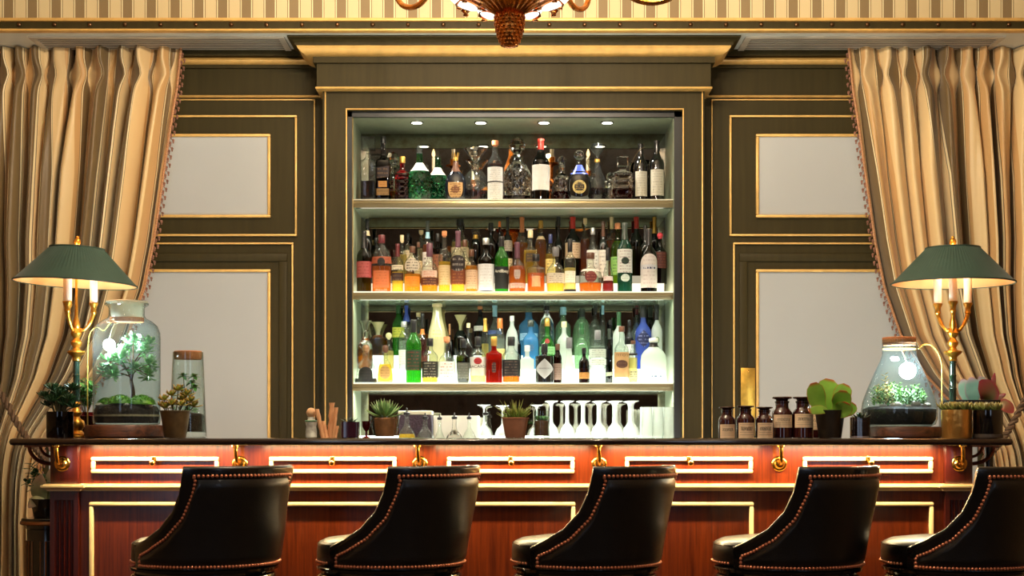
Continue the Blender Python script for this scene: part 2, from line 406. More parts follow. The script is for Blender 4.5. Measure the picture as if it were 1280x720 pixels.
# dark reveal around the opening
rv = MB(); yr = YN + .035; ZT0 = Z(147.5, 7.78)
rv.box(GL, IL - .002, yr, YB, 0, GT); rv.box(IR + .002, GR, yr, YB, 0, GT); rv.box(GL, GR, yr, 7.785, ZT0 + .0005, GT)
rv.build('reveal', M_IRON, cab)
rg = MB(); frame(rg, 440.5, 846, 145.5, 900, 7.78, 1.2, .012, 'lrt'); rg.build('inner_gilt_edge', pbr('dull_gilt', (140, 120, 70), .4, metal=.5), cab)
# frieze box and cornice
YF = YN - .05
fz = MB(); fz.box(X(396, YF), X(888.5, YF), YF, YW, Z(110, YF), Z(79, YF)); fz.box(X(392, YF), X(893, YF), YF - .02, YW, Z(79.5, YF), Z(72, YF))
fz.build('frieze', M_OLIVE, cab)
g = MB(); g.box(X(394.5, YF), X(890, YF), YF - .016, YW, Z(111.6, YF), Z(109, YF), .003); g.build('frieze_bead', M_GOLD, cab)
YC = YN - .17
cv = MB()   # gilt cavetto running round three sides
def cornice_rings(prof, pl, pr):
    rings = []
    for (d, z) in prof:
        rings.append([(pl - d, YW, z), (pl - d, YF - d, z), (pr + d, YF - d, z), (pr + d, YW, z)])
    return rings
pl, pr = X(392, YF), X(893, YF); za = Z(72, YF)
prof = [(.02, za), (.035, za + .004), (.055, za + .016), (.07, za + .032), (.075, za + .042)]
cv.loft(cornice_rings(prof, pl, pr)); cv.build('cornice_cove', M_GOLD, cab)
zb = za + .042
co = MB(); co.loft(cornice_rings([(.082, zb), (.082, zb + .012), (.10, zb + .026), (.115, zb + .032), (.115, ZS - .001)], pl, pr)); co.build('cornice', M_OLIVE, cab)
# interior lining
M_LIN = pbr('lining', (158, 168, 140), .35, var=.1, scale=5, stretch=(8, 8, 1))
ZT = Z(147.5, 7.78)
for qa, qb in ((IL - .02, IL), (IR, IR + .02)): MB().box(qa, qb, YN + .06, YB, .9, ZT).build('side_panel', M_LIN, cab)
MB().box(IL, IR, YN + .06, YB, ZT, ZT + .02).build('top_panel', M_LIN, cab)
def antique_mirror():
    m, nt, out = newmat('antique_mirror')
    b = N(nt, 'ShaderNodeBsdfPrincipled', Metallic=1.0)
    tc = N(nt, 'ShaderNodeTexCoord'); nz = N(nt, 'ShaderNodeTexNoise', Scale=16.0, Detail=8.0, Roughness=.7); nt.links.new(tc.outputs['Object'], nz.inputs['Vector'])
    rp = N(nt, 'ShaderNodeValToRGB'); rp.color_ramp.elements[0].position = .45; rp.color_ramp.elements[1].position = .75
    rp.color_ramp.elements[0].color = (.38, .36, .30, 1); rp.color_ramp.elements[1].color = (.22, .16, .10, 1)
    nt.links.new(nz.outputs['Fac'], rp.inputs[0]); nt.links.new(rp.outputs[0], b.inputs['Base Color']); b.inputs['Roughness'].default_value = .0
    nt.links.new(b.outputs[0], out.inputs['Surface']); return m
MB().box(IL, IR, YB - .004, YB + .02, .9, ZT).build('mirror', antique_mirror(), cab)
# shelves
SZ = [Z(249.5, 7.8), Z(364.5, 7.8), Z(478.5, 7.8)]
M_SHELF = pbr('shelf_glass', (176, 196, 172), .15, var=.05, coat=.4)
M_EDGE = pbr('shelf_edge_metal', (158, 144, 106), .3, metal=.6, var=.0)
M_GLOW1 = emat('led_panel_middle', (255, 246, 220), 7)
M_GLOW2 = emat('led_panel_lowest', (246, 255, 236), 9)
for i, z in enumerate(SZ):
    MB().box(IL + .001, IR - .001, 7.80, YB - .006, z - .036, z - .004).build('shelf', M_SHELF, cab)
    ed = MB(); ed.box(IL + .001, IR - .001, 7.786, 7.80, z - .041, z - .006, .003); ed.box(IL + .001, IR - .001, 7.783, 7.80, z - .024, z - .018, .002)
    ed.build('shelf_edge', M_EDGE, cab)
    MB().box(IL + .001, IR - .001, 7.782, 7.801, z - .006, z, .002).build('glass_lip', [pbr('glass_lip', (226, 222, 200), .15, var=.02), emat('lit_glass_lip', (255, 246, 214), 1.3)][min(i, 1)], cab)
    if i: MB().box(IL + .004, IR - .004, 7.803, YB - .008, z - .004, z).build('light_panel', [M_GLOW1, M_GLOW2][i - 1], cab)
    else: MB().box(IL + .004, IR - .004, 7.803, YB - .008, z - .004, z).build('shelf_top', pbr('shelf_top_glass', (206, 206, 186), .12, var=.03), cab)
RIS = [[0, 0, 0], [0, .055, .105], [0, .075, .15]]
for i in (1, 2):
    for r, ya in ((1, 7.945), (2, 8.055)):
        MB().box(IL + .03, IR - .03, ya, YB - .012 if r == 2 else 8.055, SZ[i], SZ[i] + RIS[i][r]).build('bottle_riser', emat('riser_glow_%d%d' % (i, r), [(255, 240, 205), (244, 255, 232)][i - 1], [[1.8, .5], [2.8, 1.6]][i - 1][r - 1]), cab)
# downlights in the cabinet head
for px in (521, 601, 680, 759):
    xx = X(px, 7.87); d = MB()
    d.lathe([(.034, 0), (.034, -.006), (.026, -.008), (.026, -.003)], 24, (xx, 7.87, ZT), cap1=True)
    do = d.build('downlight', pbr('steel_ring', (200, 200, 195), .25, metal=1), cab)
    MB().lathe([(.0255, -.0085), (.0255, -.0035)], 24, (xx, 7.87, ZT)).build('lamp_face', emat('downlight_face', (255, 250, 235), 14), do)
    light('downlight_beam', 'SPOT', (xx, 7.87, ZT - .012), 14, (1, .95, .84), .02, (0, 0, 0), spot=130, blend=.8)
# LED strips hidden behind the shelf noses, shining down and back
for z, en, colr in ((SZ[0], 2.5, (1, .9, .7)), (SZ[1], 6, (.93, 1, .85)), (SZ[2], 14, (.97, 1, .93))):
    ls = MB().box(IL + .03, IR - .03, 7.803, 7.813, z - .0365, z - .036).build('led_strip', emat('led_strip_face_%.0f' % (z * 100), (250, 255, 240), 3), cab)
    MB().box(IL + .01, IR - .01, 7.8225, 7.8245, z - .041, z - .036).build('led_baffle', M_IRON, cab)
    light('shelf_led', 'AREA', (0, 7.812, z - .0375), en, colr, IR - IL - .08, (math.radians(4), 0, 0), sy=.012)
# working counter at the foot of the cabinet
CT = 1.075
ctr = thing('back_counter', 'lit white work counter under the bottle shelves at cabinet foot', 'counter', (0, 0, 0))
MB().box(IL + .002, IR - .002, 7.45, YB - .008, 0, CT - .03).build('body', M_OLIVE, ctr)
MB().box(IL + .002, IR - .002, 7.43, YB - .008, CT - .03, CT).build('worktop', pbr('white_stone', (232, 232, 226), .25, var=.04), ctr)
MB().box(IL + .01, IR - .01, 8.10, YB - .010, CT, CT + .035).build('light_ledge', emat('counter_glow', (250, 255, 246), 7), ctr)
# ---------------------------------------------------------------- bar counter
def wood(name, dark, light, rough=.28, coat=.5, grain=(3, 3, 60), axis='Z'):
    if name in _M: return _M[name]
    m, nt, out = newmat(name)
    b = N(nt, 'ShaderNodeBsdfPrincipled', Roughness=rough); b.inputs['Coat Weight'].default_value = coat; b.inputs['Coat Roughness'].default_value = .12
    tc = N(nt, 'ShaderNodeTexCoord'); mp = N(nt, 'ShaderNodeMapping'); mp.inputs['Scale'].default_value = {'Z': (38, 38, 1.6), 'X': (1.6, 38, 38)}[axis]
    nt.links.new(tc.outputs['Object'], mp.inputs[0])
    n1 = N(nt, 'ShaderNodeTexNoise', Scale=2.2, Detail=6.0, Roughness=.65, Distortion=.4); nt.links.new(mp.outputs[0], n1.inputs['Vector'])
    rp = N(nt, 'ShaderNodeValToRGB'); e = rp.color_ramp.elements; e[0].position = .32; e[1].position = .68; e[0].color = srgb(dark); e[1].color = srgb(light)
    nt.links.new(n1.outputs['Fac'], rp.inputs[0]); nt.links.new(rp.outputs[0], b.inputs['Base Color'])
    nt.links.new(b.outputs[0], out.inputs['Surface']); _M[name] = m; return m
M_MAHO = wood('mahogany', (74, 25, 8), (116, 46, 13))
M_MAHO2 = wood('dark_mahogany', (52, 16, 12), (84, 26, 18))
BY, BF, BT = 6.10, 6.25, 1.105          # counter nose, body face, counter top
top = MB(); h = .028; rings = []
for xx, k in ((X(9.5, BY), .25), (X(11.5, BY), .8), (X(15, BY), 1), (X(1262, BY), 1), (X(1266, BY), .8), (X(1268, BY), .25)):
    prof = []
    hh = h / 2 * k
    for j in range(9):
        a = PI / 2 - PI * j / 8; prof.append((BY + .014 - .014 * k * math.cos(a) + (1 - k) * .01, BT - h / 2 + hh * math.sin(a)))
    prof += [(6.70, BT - h / 2 - hh), (6.70, BT - h / 2 + hh)]
    rings.append([(xx, y, z) for y, z in prof])
top.loft(rings)
bt = thing('worktop', 'long glossy dark bar top holding plants, lamps and bottles', 'counter', (0, 6.4, BT))
to = top.build('slab', pbr('bar_top_lacquer', (38, 22, 16), .12, coat=.8, var=.25, scale=6, stretch=(1, 10, 10)), bt); to.location = (0, -6.4, -BT)

bar = thing('bar_counter', 'mahogany bar front with gilt frames, brass brackets and fluted end pilasters', 'bar', (0, 6.4, 0))
bar_off = (0, -6.4, 0)
def bpart(mb, name, mat, parent=None, **k):
    o = mb.build(name, mat, parent or bar, **k); o.location = bar_off if parent is None else (0, 0, 0); return o
ZU = BT - h
PL0, PL1, PR0, PR1 = 62.5, 97.5, 1182, 1216
bpart(MB().box(X(PL1, BF) - .01, X(PR0, BF) + .01, BF, 6.66, 0, ZU), 'body', M_MAHO)
for a, b in ((PL0, PL1), (PR0, PR1)):
    p = MB(); y = BF - .03
    p.box(X(a, y), X(b, y), y, 6.66, Z(609, y), ZU, .004)
    # fluted shaft below the moulding: ring of flutes across the face
    x0, x1 = X(a, y), X(b, y); n = 4; pts = []
    m = .018; wdt = (x1 - x0 - 2 * m) / n
    pts.append((x0, y)); pts.append((x0 + m, y))
    for k in range(n):
        xa = x0 + m + k * wdt
        for j in range(1, 8):
            aa = PI * j / 8; pts.append((xa + wdt * .12 + (wdt * .76) * (1 - math.cos(aa)) / 2, y + .012 * math.sin(aa)))
        pts.append((xa + wdt, y))
    pts.append((x1, y)); pts += [(x1, 6.66), (x0, 6.66)]
    p.loft([[(u, v, z) for u, v in pts] for z in (.12, Z(625, y))])
    p.box(x0, x1, y, 6.66, Z(625, y), Z(609, y)); p.box(x0 - .01, x1 + .01, y - .012, 6.66, 0, .12, .006)
    bpart(p, 'pilaster', M_MAHO2, angle=30)
    # slim bead at the pilaster edge
mo = MB(); z1, z0 = Z(604.5, BF), Z(613.5, BF); hz = z1 - z0
pf = [(0, z0), (.010, z0), (.012, z0 + hz * .2), (.020, z0 + hz * .35), (.030, z0 + hz * .55), (.030, z0 + hz * .8), (.021, z0 + hz * .86), (.021, z1), (0, z1)]
ya = BF - .03
path = [(X(PL0, ya), 6.5, -1, 0), (X(PL0, ya), ya, -1, -1), (X(PL1, ya), ya, 1, -1), (X(PL1, ya), BF, 1, -1), (X(PR0, ya), BF, -1, -1), (X(PR0, ya), ya, -1, -1), (X(PR1, ya), ya, 1, -1), (X(PR1, ya), 6.5, 1, 0)]
mo.loft([[(px + nx * d, py + ny * d, z) for d, z in pf] for px, py, nx, ny in path])
bpart(mo, 'waist_moulding', pbr('pale_gilt', (244, 216, 160), .35, metal=.1, var=.08, scale=20), angle=30)
M_PALEG = _M['pale_gilt']
FX = [(115, 274), (337, 496), (559, 718), (781, 940.5), (1003, 1165)]
for i, (a, b) in enumerate(FX):
    f = MB(); frame(f, a, b, 571, 591.5, BF, 5.0, .020)
    fo = bpart(f, 'frieze_frame', M_PALEG)
    f = MB(); frame(f, a - 2.5, b + 1, 627.5, 862, BF, 5.2, .018); bpart(f, 'panel_frame', M_PALEG)
    # purse hook: back plate, stem and knob
    cx = X((a + b) / 2 - .5, BF); hk = MB(); zz = Z(577, BF)
    hk.tube([(cx, BF - .018, zz + .018), (cx, BF - .026, zz + .012), (cx, BF - .034, zz - .004), (cx + .001, BF - .05, zz - .012), (cx + .003, BF - .062, zz - .006)], [.004, .004, .004, .0045, .005], 8)
    hk.ball((cx + .003, BF - .064, zz - .004), .0125, 12, 8)
    hk.box(cx - .009, cx + .009, BF - .026, BF - .018, zz - .004, zz + .022, .003)
    bpart(hk, 'purse_hook', M_BRASS)
for px in (78, 300, 525, 749, 974, 1199):
    yb = ya if px in (78, 1199) else BF
    cx, zz = X(px, yb), Z(579.5, yb); r = MB()
    prof = [(.031, 0), (.031, .005), (.027, .009), (.021, .010), (.016, .016), (.002, .018)]
    vs0 = len(r.v); r.lathe(prof, 24); r.v = [(cx + x, yb - z, zz + y) for x, y, z in r.v]
    ro = bpart(r, 'bracket_rosette', M_BRASS)
    s = MB(); s.tube(bez((cx, yb - .012, zz), (cx, yb - .06, zz - .012), (cx - .004, yb - .075, zz + .03), (cx - .006, yb - .072, ZU - .001), 12), [.0075] * 6 + [.0085] * 7, 12)
    s.lathe([(.016, 0), (.016, -.005), (.011, -.009)], 16, (cx - .006, yb - .072, ZU))
    bpart(s, 'bracket_arm', M_BRASS)
led = MB(); led.box(X(PL1, BF) + .02, X(PR0, BF) - .02, BF - .088, BF - .072, ZU - .0004, ZU - .0001)
bpart(led, 'led_strip', emat('warm_led_face', (255, 214, 150), 9))
for k in range(5):
    a = X(PL1, BF) + (X(PR0, BF) - X(PL1, BF)) * (k + .5) / 5
    light('under_counter_led', 'AREA', (a, BF - .080, ZU - .0008), 10, (1, .76, .40), .62, (0, 0, 0), sy=.012)
# scroll brackets that carry the overhanging ends
for sgn, px in ((-1, PL0), (1, PR1)):
    x0 = X(px, ya); s = MB()
    s.tube(bez((x0 + sgn * .002, 6.32, ZU - .075), (x0 + sgn * .10, 6.32, ZU - .085), (x0 + sgn * .115, 6.32, ZU - .02), (x0 + sgn * .115, 6.32, ZU - .001), 10), .008, 8)
    s.tube(bez((x0 + sgn * .002, 6.32, ZU - .048), (x0 + sgn * .05, 6.32, ZU - .055), (x0 + sgn * .07, 6.32, ZU - .02), (x0 + sgn * .07, 6.32, ZU - .001), 10), .006, 8)
    s.box(min(x0 + sgn * .02, x0 + sgn * .13), max(x0 + sgn * .02, x0 + sgn * .13), 6.305, 6.335, ZU - .008, ZU)
    bpart(s, 'scroll_bracket', pbr('aged_copper', (120, 66, 40), .3, metal=.7))

for qa, qb in ((1207, 1214), (1232, 1240)): bpart(MB().box(X(qa, 6.45), X(qb, 6.45), 6.43, 6.47, 0, ZU, .004), 'end_post', M_BLACK)
# ---------------------------------------------------------------- bar stools
M_LEA = pbr('black_leather', (20, 17, 14), .32, var=.25, scale=30, bump=.12, bscale=260, coat=.15)
M_LEAB = pbr('black_leather_band', (16, 14, 12), .22, var=.1, bump=.05, bscale=200, coat=.4)
M_NAIL = pbr('copper_nail', (222, 136, 98), .3, metal=.55, var=.1)
ZB_, P0, P1 = .650, 44.0, 95.0
TAB = [(0, 1.012), (.02, .985), (.055, .93), (.18, .857), (.41, .797), (.70, .757), (.90, .738), (1, .730)]
def ztop(phi):
    p = abs(phi)
    return TAB[0][1] if p <= P0 else lerp_tab(TAB, (p - P0) / (P1 - P0))
def rad(z): return .267 + .063 * max(0, (z - .69) / .32) ** 1.15
def shell_pt(phi, z, off=0.0):
    a = math.radians(phi); r = rad(z) + off; return (r * math.sin(a), -r * math.cos(a), z)
def make_stool(label, loc, rz):
    st = thing('bar_stool', label, 'bar stool', loc, 'black leather stools along the bar', rz)
    phis = [-P1 + 2 * P1 * i / 96 for i in range(97)]
    phis = sorted(set(phis + [-P0, P0, -P0 - .5, P0 + .5, -P0 - 2, P0 + 2]))
    sh = MB(); rings = []
    for p in phis:
        zt = ztop(p); ring = []
        for k in range(10): ring.append(shell_pt(p, ZB_ + (zt - .012 - ZB_) * k / 9))
        for k in range(1, 6):
            a = PI * k / 6; ring.append(shell_pt(p, zt - .012 + .012 * math.sin(a), -.017 + .017 * math.cos(a)))
        for k in range(10): ring.append(shell_pt(p, zt - .012 - (zt - .012 - ZB_) * k / 9, -.034))
        rings.append(ring)
    sh.loft(rings); sh.build('back_shell', M_LEAB, st, angle=50)
    # nail line: offset of the outline in unrolled space
    sc = .29; out = []
    ph = [-P1 + .01 + i * (P1 - P0) / 40 for i in range(40)]
    left = [(math.radians(p) * sc, ztop(p)) for p in ph] + [(math.radians(-P0) * sc, ztop(P0))]
    pts = left + [(-s, z) for s, z in reversed(left)]
    off = []
    for i in range(len(pts)):
        def nrm(a, b):
            dx, dz = b[0] - a[0], b[1] - a[1]; l = math.hypot(dx, dz) or 1; return (dz / l, -dx / l)
        n1 = nrm(pts[max(i - 1, 0)], pts[i]) if i else nrm(pts[0], pts[1]); n2 = nrm(pts[i], pts[i + 1]) if i < len(pts) - 1 else n1
        nx, nz = n1[0] + n2[0], n1[1] + n2[1]; d = 1 + n1[0] * n2[0] + n1[1] * n2[1]; d = max(d, .35)
        od = .034 if 39 < i < len(pts) - 40 else .046
        off.append((pts[i][0] + od * nx / d, pts[i][1] + (.034 if abs(nz) > abs(nx) * 1.2 and i > 34 and i < len(pts) - 35 else od) * nz / d))
    zlo = ZB_ + .010
    off = [p for p in off if p[1] > zlo + .02 and abs(p[0]) < math.radians(P1 - 7) * sc]
    e0 = (off[0][0] - .002, zlo + .0); loop = [e0] + off + [(-e0[0], e0[1]), e0]
    nails = MB(); acc = 0.0; stp = .0138; need = 0.0
    for (a, b) in zip(loop, loop[1:]):
        l = math.hypot(b[0] - a[0], b[1] - a[1]); t = need
        while t < l:
            s_, z_ = a[0] + (b[0] - a[0]) * t / l, a[1] + (b[1] - a[1]) * t / l
            nails.ball(shell_pt(math.degrees(s_ / sc), z_, .003), .0061, 8, 5); t += stp
        need = t - l
    nails.build('nailhead_trim', M_NAIL, st); nails = MB()
    for k in range(40):      # nails round the seat front
        a = math.radians(P1 + 4 + (352 - 2 * P1) * k / 39)
        nails.ball((.2495 * math.sin(a), -.2495 * math.cos(a) + .026, .664), .0052, 8, 5)
    nails.build('seat_nailhead_trim', M_NAIL, st)
    # padded outer panel inside the nails
    tl = sorted(off)
    def zlim(s): return lerp_tab(tl, s)
    s0 = tl[0][0]
    def fn(u, v):
        s_ = s0 + (tl[-1][0] - s0) * u; zt = zlim(s_) - .004; z_ = zlo + .004 + (zt - zlo - .004) * v
        e = min(1, min(v, 1 - v) * (zt - zlo) / .03, min(u, 1 - u) * 2 * abs(s0) / .03); e = max(0, e)
        return shell_pt(math.degrees(s_ / sc), z_, .0012 + .010 * math.sin(e * PI / 2))
    MB().sheet(fn, 80, 30).build('back_panel', M_LEA, st)
    se = MB(); se.lathe([(.225, .651), (.243, .656), (.249, .668), (.249, .700), (.247, .722), (.238, .735), (.215, .745), (.15, .753), (.02, .756)], 48); SH = .026; se.v = [(x, y + SH, z) for x, y, z in se.v]; se.build('seat', M_LEA, st)
    pp = MB(); pp.tube([(.2455 * math.cos(2 * PI * k / 48), .2455 * math.sin(2 * PI * k / 48) + SH, .727) for k in range(49)], .003, 6); pp.build('seat_piping', M_LEAB, st)
    fr = MB(); fr.lathe([(.20, .552), (.245, .554), (.252, .562), (.252, .576), (.244, .582), (.244, .590), (.260, .596), (.266, .608), (.260, .620), (.250, .625), (.250, .632), (.266, .636), (.269, .646), (.262, .650)], 56); fr.build('seat_frame', M_BLACK, st)
    for k in range(4):
        a = PI / 4 + k * PI / 2; l = MB(); c, s_ = math.cos(a), math.sin(a)
        l.loft([[(c * r - s_ * q * dx + c * q * dy, s_ * r + c * q * dx + s_ * q * dy, z) for dx, dy in ((-1, -1), (1, -1), (1, 1), (-1, 1))] for z, r, q in ((.556, .205, .024), (.3, .222, .018), (.03, .25, .013), (0, .252, .013))])
        l.build('leg', M_BLACK, st)
    ft = MB(); ft.tube([(.222 * math.cos(2 * PI * k / 40), .222 * math.sin(2 * PI * k / 40), .27) for k in range(41)], .010, 8); ft.build('foot_ring', M_BRASS, st)
    return st
SY = 5.66
stools = [(256, 42, 0, 'black leather bar stool in front of the bar end under the jar terrarium'),
          (488, 47, .0, 'black leather bar stool before the drawer frame left of the middle one, below cinnamon sticks'),
          (732, 46, .02, 'black leather bar stool in the middle of the row of five'),
          (984, 41, .04, 'black leather bar stool below the brown apothecary bottles'),
          (1197, 40, .06, 'black leather bar stool cut off by the frame, beneath the brass succulent pot')]
stools[1] = (488, 47, .0, 'black leather bar stool below the large agave in a glass pot')
for i, (px, th, dy, lab) in enumerate(stools):
    loc = (X(px, SY - dy), SY - dy, 0)
    if i == 0: st0 = make_stool(lab, loc, math.radians(th))
    else: dup(st0, loc, math.radians(th), lab)

# ---------------------------------------------------------------- curtains
def silk():
    m, nt, out = newmat('striped_silk')
    b = N(nt, 'ShaderNodeBsdfPrincipled', Roughness=.42); b.inputs['Sheen Weight'].default_value = .3; b.inputs['Specular IOR Level'].default_value = .4
    tc = N(nt, 'ShaderNodeTexCoord'); sp = N(nt, 'ShaderNodeSeparateXYZ'); nt.links.new(tc.outputs['UV'], sp.inputs[0])
    ml = N(nt, 'ShaderNodeMath', operation='MULTIPLY'); ml.inputs[1].default_value = 15.2; nt.links.new(sp.outputs['X'], ml.inputs[0])
    fr = N(nt, 'ShaderNodeMath', operation='FRACT'); nt.links.new(ml.outputs[0], fr.inputs[0])
    rp = N(nt, 'ShaderNodeValToRGB'); cr = rp.color_ramp; cr.interpolation = 'CONSTANT'
    cream, tan, taupe, line, pale = srgb((238, 204, 146)), srgb((212, 166, 106)), srgb((122, 98, 60)), srgb((96, 70, 42)), srgb((248, 226, 176))
    seq = [(0, cream), (.36, line), (.375, pale), (.41, line), (.425, taupe), (.70, line), (.715, pale), (.75, line), (.765, tan), (.93, cream)]
    cr.elements[0].position = 0; cr.elements[0].color = seq[0][1]; cr.elements[1].position = seq[1][0]; cr.elements[1].color = seq[1][1]
    for p, c in seq[2:]:
        e = cr.elements.new(p); e.color = c
    nt.links.new(fr.outputs[0], rp.inputs[0]); nt.links.new(rp.outputs[0], b.inputs['Base Color'])
    mp = N(nt, 'ShaderNodeMapping'); mp.inputs['Scale'].default_value = (160, 3, 1); nt.links.new(tc.outputs['UV'], mp.inputs[0])
    nz = N(nt, 'ShaderNodeTexNoise', Scale=1.0, Detail=3.0); nt.links.new(mp.outputs[0], nz.inputs['Vector'])
    bp = N(nt, 'ShaderNodeBump', Strength=.12, Distance=.01); nt.links.new(nz.outputs['Fac'], bp.inputs['Height']); nt.links.new(bp.outputs['Normal'], b.inputs['Normal'])
    nt.links.new(b.outputs[0], out.inputs['Surface']); return m
M_SILK = silk()
YCU = 7.79
INN = [(60, 226), (110, 221), (160, 213), (230, 203), (300, 193), (360, 181), (420, 160), (470, 128), (510, 92), (540, 66), (565, 52), (600, 46), (650, 44), (720, 46), (840, 52)]
OUT_ = [(60, -95), (300, -85), (450, -62), (540, -38), (565, -32), (620, -40), (840, -60)]
NP = 13
def curtain_fn(sg):
    rr = random.Random(3 if sg < 0 else 5)
    ph = [rr.uniform(-.8, .8) for _ in range(NP + 2)]; am = [rr.uniform(.55, 1.35) for _ in range(NP + 2)]
    zt, zb = ZS - .004, .012
    wid = [rr.uniform(.7, 1.35) for _ in range(NP)]; tot = sum(wid); cum = [0]
    for q in wid: cum.append(cum[-1] + q / tot)
    def fn(u, v):
        z = zt + (zb - zt) * (v ** 1.0); py = HY - (z - ZC) * F / YCU
        a, b = lerp_tab(INN, py), lerp_tab(OUT_, py)
        # smooth the folds: wander of each pleat further down the cloth
        i = 0
        while i < NP - 1 and cum[i + 1] < u: i += 1
        f = min(1, max(0, (u - cum[i]) / (cum[i + 1] - cum[i]))); k = i + f
        wnd = (ph[i] * (1 - f) + ph[i + 1] * f); amp = (am[i] * (1 - f) + am[i + 1] * f)
        d = min(1.0, max(0, (py - 60) / 30.0)); pinch = math.exp(-((py - 93) / 13.0) ** 2)
        w = 2 * PI * (k + wnd * .45 * min(1, max(0, (py - 100) / 120.0)))
        tie = math.exp(-((py - 565) / 60.0) ** 2)
        A = (.040 + .026 * min(1, max(0, (py - 100) / 200))) * amp * (1 - .45 * tie) * (1 - .35 * pinch)
        y = YCU + .01 + A * math.sin(w) + .35 * A * math.sin(2 * w + 1.3 + wnd * 3)
        edge = min(1, u / .03)
        y = YCU + .01 + (y - YCU - .01) * (.25 + .75 * edge)
        # sideways swing makes rounded, overhanging folds
        uu = u + (.55 / NP) * math.cos(w) * (.35 + .3 * min(1, max(0, (py - 90) / 120))) / 2 * edge * (1 - u) ** .1
        uu += pinch * .22 / NP * math.sin(w) * edge
        px = a + (b - a) * uu
        y -= .10 * tie * math.sin(PI * min(1, max(0, u)))
        y = min(y, YW - .03)
        if sg > 0: px = 1287.5 - px
        return (X(px, YCU), y, z)
    return fn
tie_info = {}
for sg, nm_ in ((-1, 'jar'), (1, 'conical')):
    cu = thing('curtain', 'striped cream and taupe silk curtain tied back behind the %s terrarium' % ('tall jar' if sg < 0 else 'conical cork-stoppered'), 'curtain', (X(20 if sg < 0 else 1265, YCU), YCU, 0), 'striped tied back curtains')
    fn = curtain_fn(sg); base = Vector(cu.location)
    off = lambda p: (p[0] - base.x, p[1] - base.y, p[2] - base.z)
    MB().sheet(lambda u, v: off(fn(u, v)), NP * 22, 110).build('cloth', M_SILK, cu, angle=180)
    # bead fringe along the leading edge
    br = MB(); bd = MB(); rr = random.Random(1); pts = [off(fn(0, v / 300)) for v in range(0, 262)]
    br.tube([(p[0], p[1] - .006, p[2]) for p in pts], .007, 6)
    br.build('fringe_braid', pbr('braid', (196, 140, 96), .7, var=.35, scale=150), cu)
    for i in range(2, 258, 2):
        p = Vector(pts[i]); dx = -sg * (.010 + .012 * (i % 4 == 0)); q = p + Vector((dx, -.008, -.012 - .008 * (i % 4 == 0)))
        bd.tube([p, q], .002, 5); bd.ball(q, .0065, 6, 4, 1.3); bd.ball(q + Vector((0, 0, -.011)), .0045, 6, 4)
    bd.build('bead_fringe', pbr('fringe_beads', (150, 104, 84), .35, var=.5, scale=90), cu)
    # rope tieback: two plied strands from wall hook down around the gathers
    rp = MB()
    def rope(cpts, R, r, nst=2, turns=16):
        c = crom(cpts, 14)
        for s_ in range(nst):
            q = []
            for i, p in enumerate(c):
                t = (c[min(i + 1, len(c) - 1)] - c[max(i - 1, 0)]).normalized(); u = t.cross(Vector((0, 1, .1))).normalized(); w = t.cross(u)
                a = 2 * PI * (turns * i / len(c) + s_ / nst); q.append(p + (u * math.cos(a) + w * math.sin(a)) * R)
            rp.tube(q, r, 6)
    mx = (lambda px: px) if sg < 0 else (lambda px: 1287.5 - px)
    P = lambda px, py, y: Vector(off(W(mx(px), py, y)))
    rope([P(-40, 440, 7.66), P(-18, 470, 7.6), P(4, 496, 7.57), P(22, 530, 7.55), P(40, 556, 7.57), P(54, 572, 7.63), P(58, 578, 7.73)], .010, .0095, 2, 14)
    rp.build('tieback_rope', pbr('twisted_rope', (104, 78, 54), .8, var=.4, scale=120), cu)

# ---------------------------------------------------------------- chandelier
CX, CY = X(637, 5.3), 5.3
ch = thing('chandelier', 'gilt chandelier with pineapple finial hanging above the bar', 'chandelier', (CX, CY, 2.438))
M_CH = pbr('chandelier_gilt', (222, 136, 58), .25, metal=.95, var=.3, scale=30, bump=.15, bscale=80)
z0 = 2.438
pn = MB(); prof = [(.004, .0), (.022, .004), (.033, .018), (.044, .05), (.050, .085), (.050, .108), (.044, .118)]
pn.lathe(prof, 24, (0, 0, 0))
rows = 9
for i in range(rows):
    t = (i + .5) / rows; z = .006 + t * .104; r = lerp_tab([(z_, r_) for r_, z_ in prof], z)
    n = 14
    for j in range(n):
        a = 2 * PI * (j + .5 * (i % 2)) / n; c = Vector((r * math.cos(a), r * math.sin(a), z)); k = len(pn.v)
        pn.ball((0, 0, 0), .0085 * (.55 + .45 * r / .05), 6, 4)
        for q in range(k, len(pn.v)):
            v = Vector(pn.v[q]); v = Matrix.Rotation(a, 3, 'Z') @ Vector((v.x * .55, v.y * .9, v.z * .95)); pn.v[q] = tuple(v + c)
pn.build('pineapple_finial', M_CH, ch)
ac = MB(); n = 96; rings = []
for (r, z) in ((.046, .114), (.058, .122), (.085, .140), (.115, .158), (.140, .168), (.160, .166)):
    rings.append([((r + .006 * (r / .16) * math.cos(24 * 2 * PI * j / n)) * math.cos(2 * PI * j / n), (r + .006 * (r / .16) * math.cos(24 * 2 * PI * j / n)) * math.sin(2 * PI * j / n), z + .004 * math.cos(24 * 2 * PI * j / n)) for j in range(n)])
for (r, z) in ((.158, .174), (.12, .18), (.05, .19)): rings.append([(r * math.cos(2 * PI * j / n), r * math.sin(2 * PI * j / n), z) for j in range(n)])
ac.loft(rings); ac.build('acanthus_bowl', M_CH, ch)
lf = MB()
for j in range(12):
    a = 2 * PI * j / 12; c, s_ = math.cos(a), math.sin(a)
    P2 = lambda r, z: (r * c, r * s_, z)
    lf.leaf([P2(.10, .142), P2(.14, .156), P2(.168, .158), P2(.182, .146), P2(.178, .134), P2(.166, .134)], [.016, .024, .026, .022, .014, .004], [.004] * 6, up=(c * .3, s_ * .3, 1))
lf.build('acanthus_leaf', M_CH, ch)
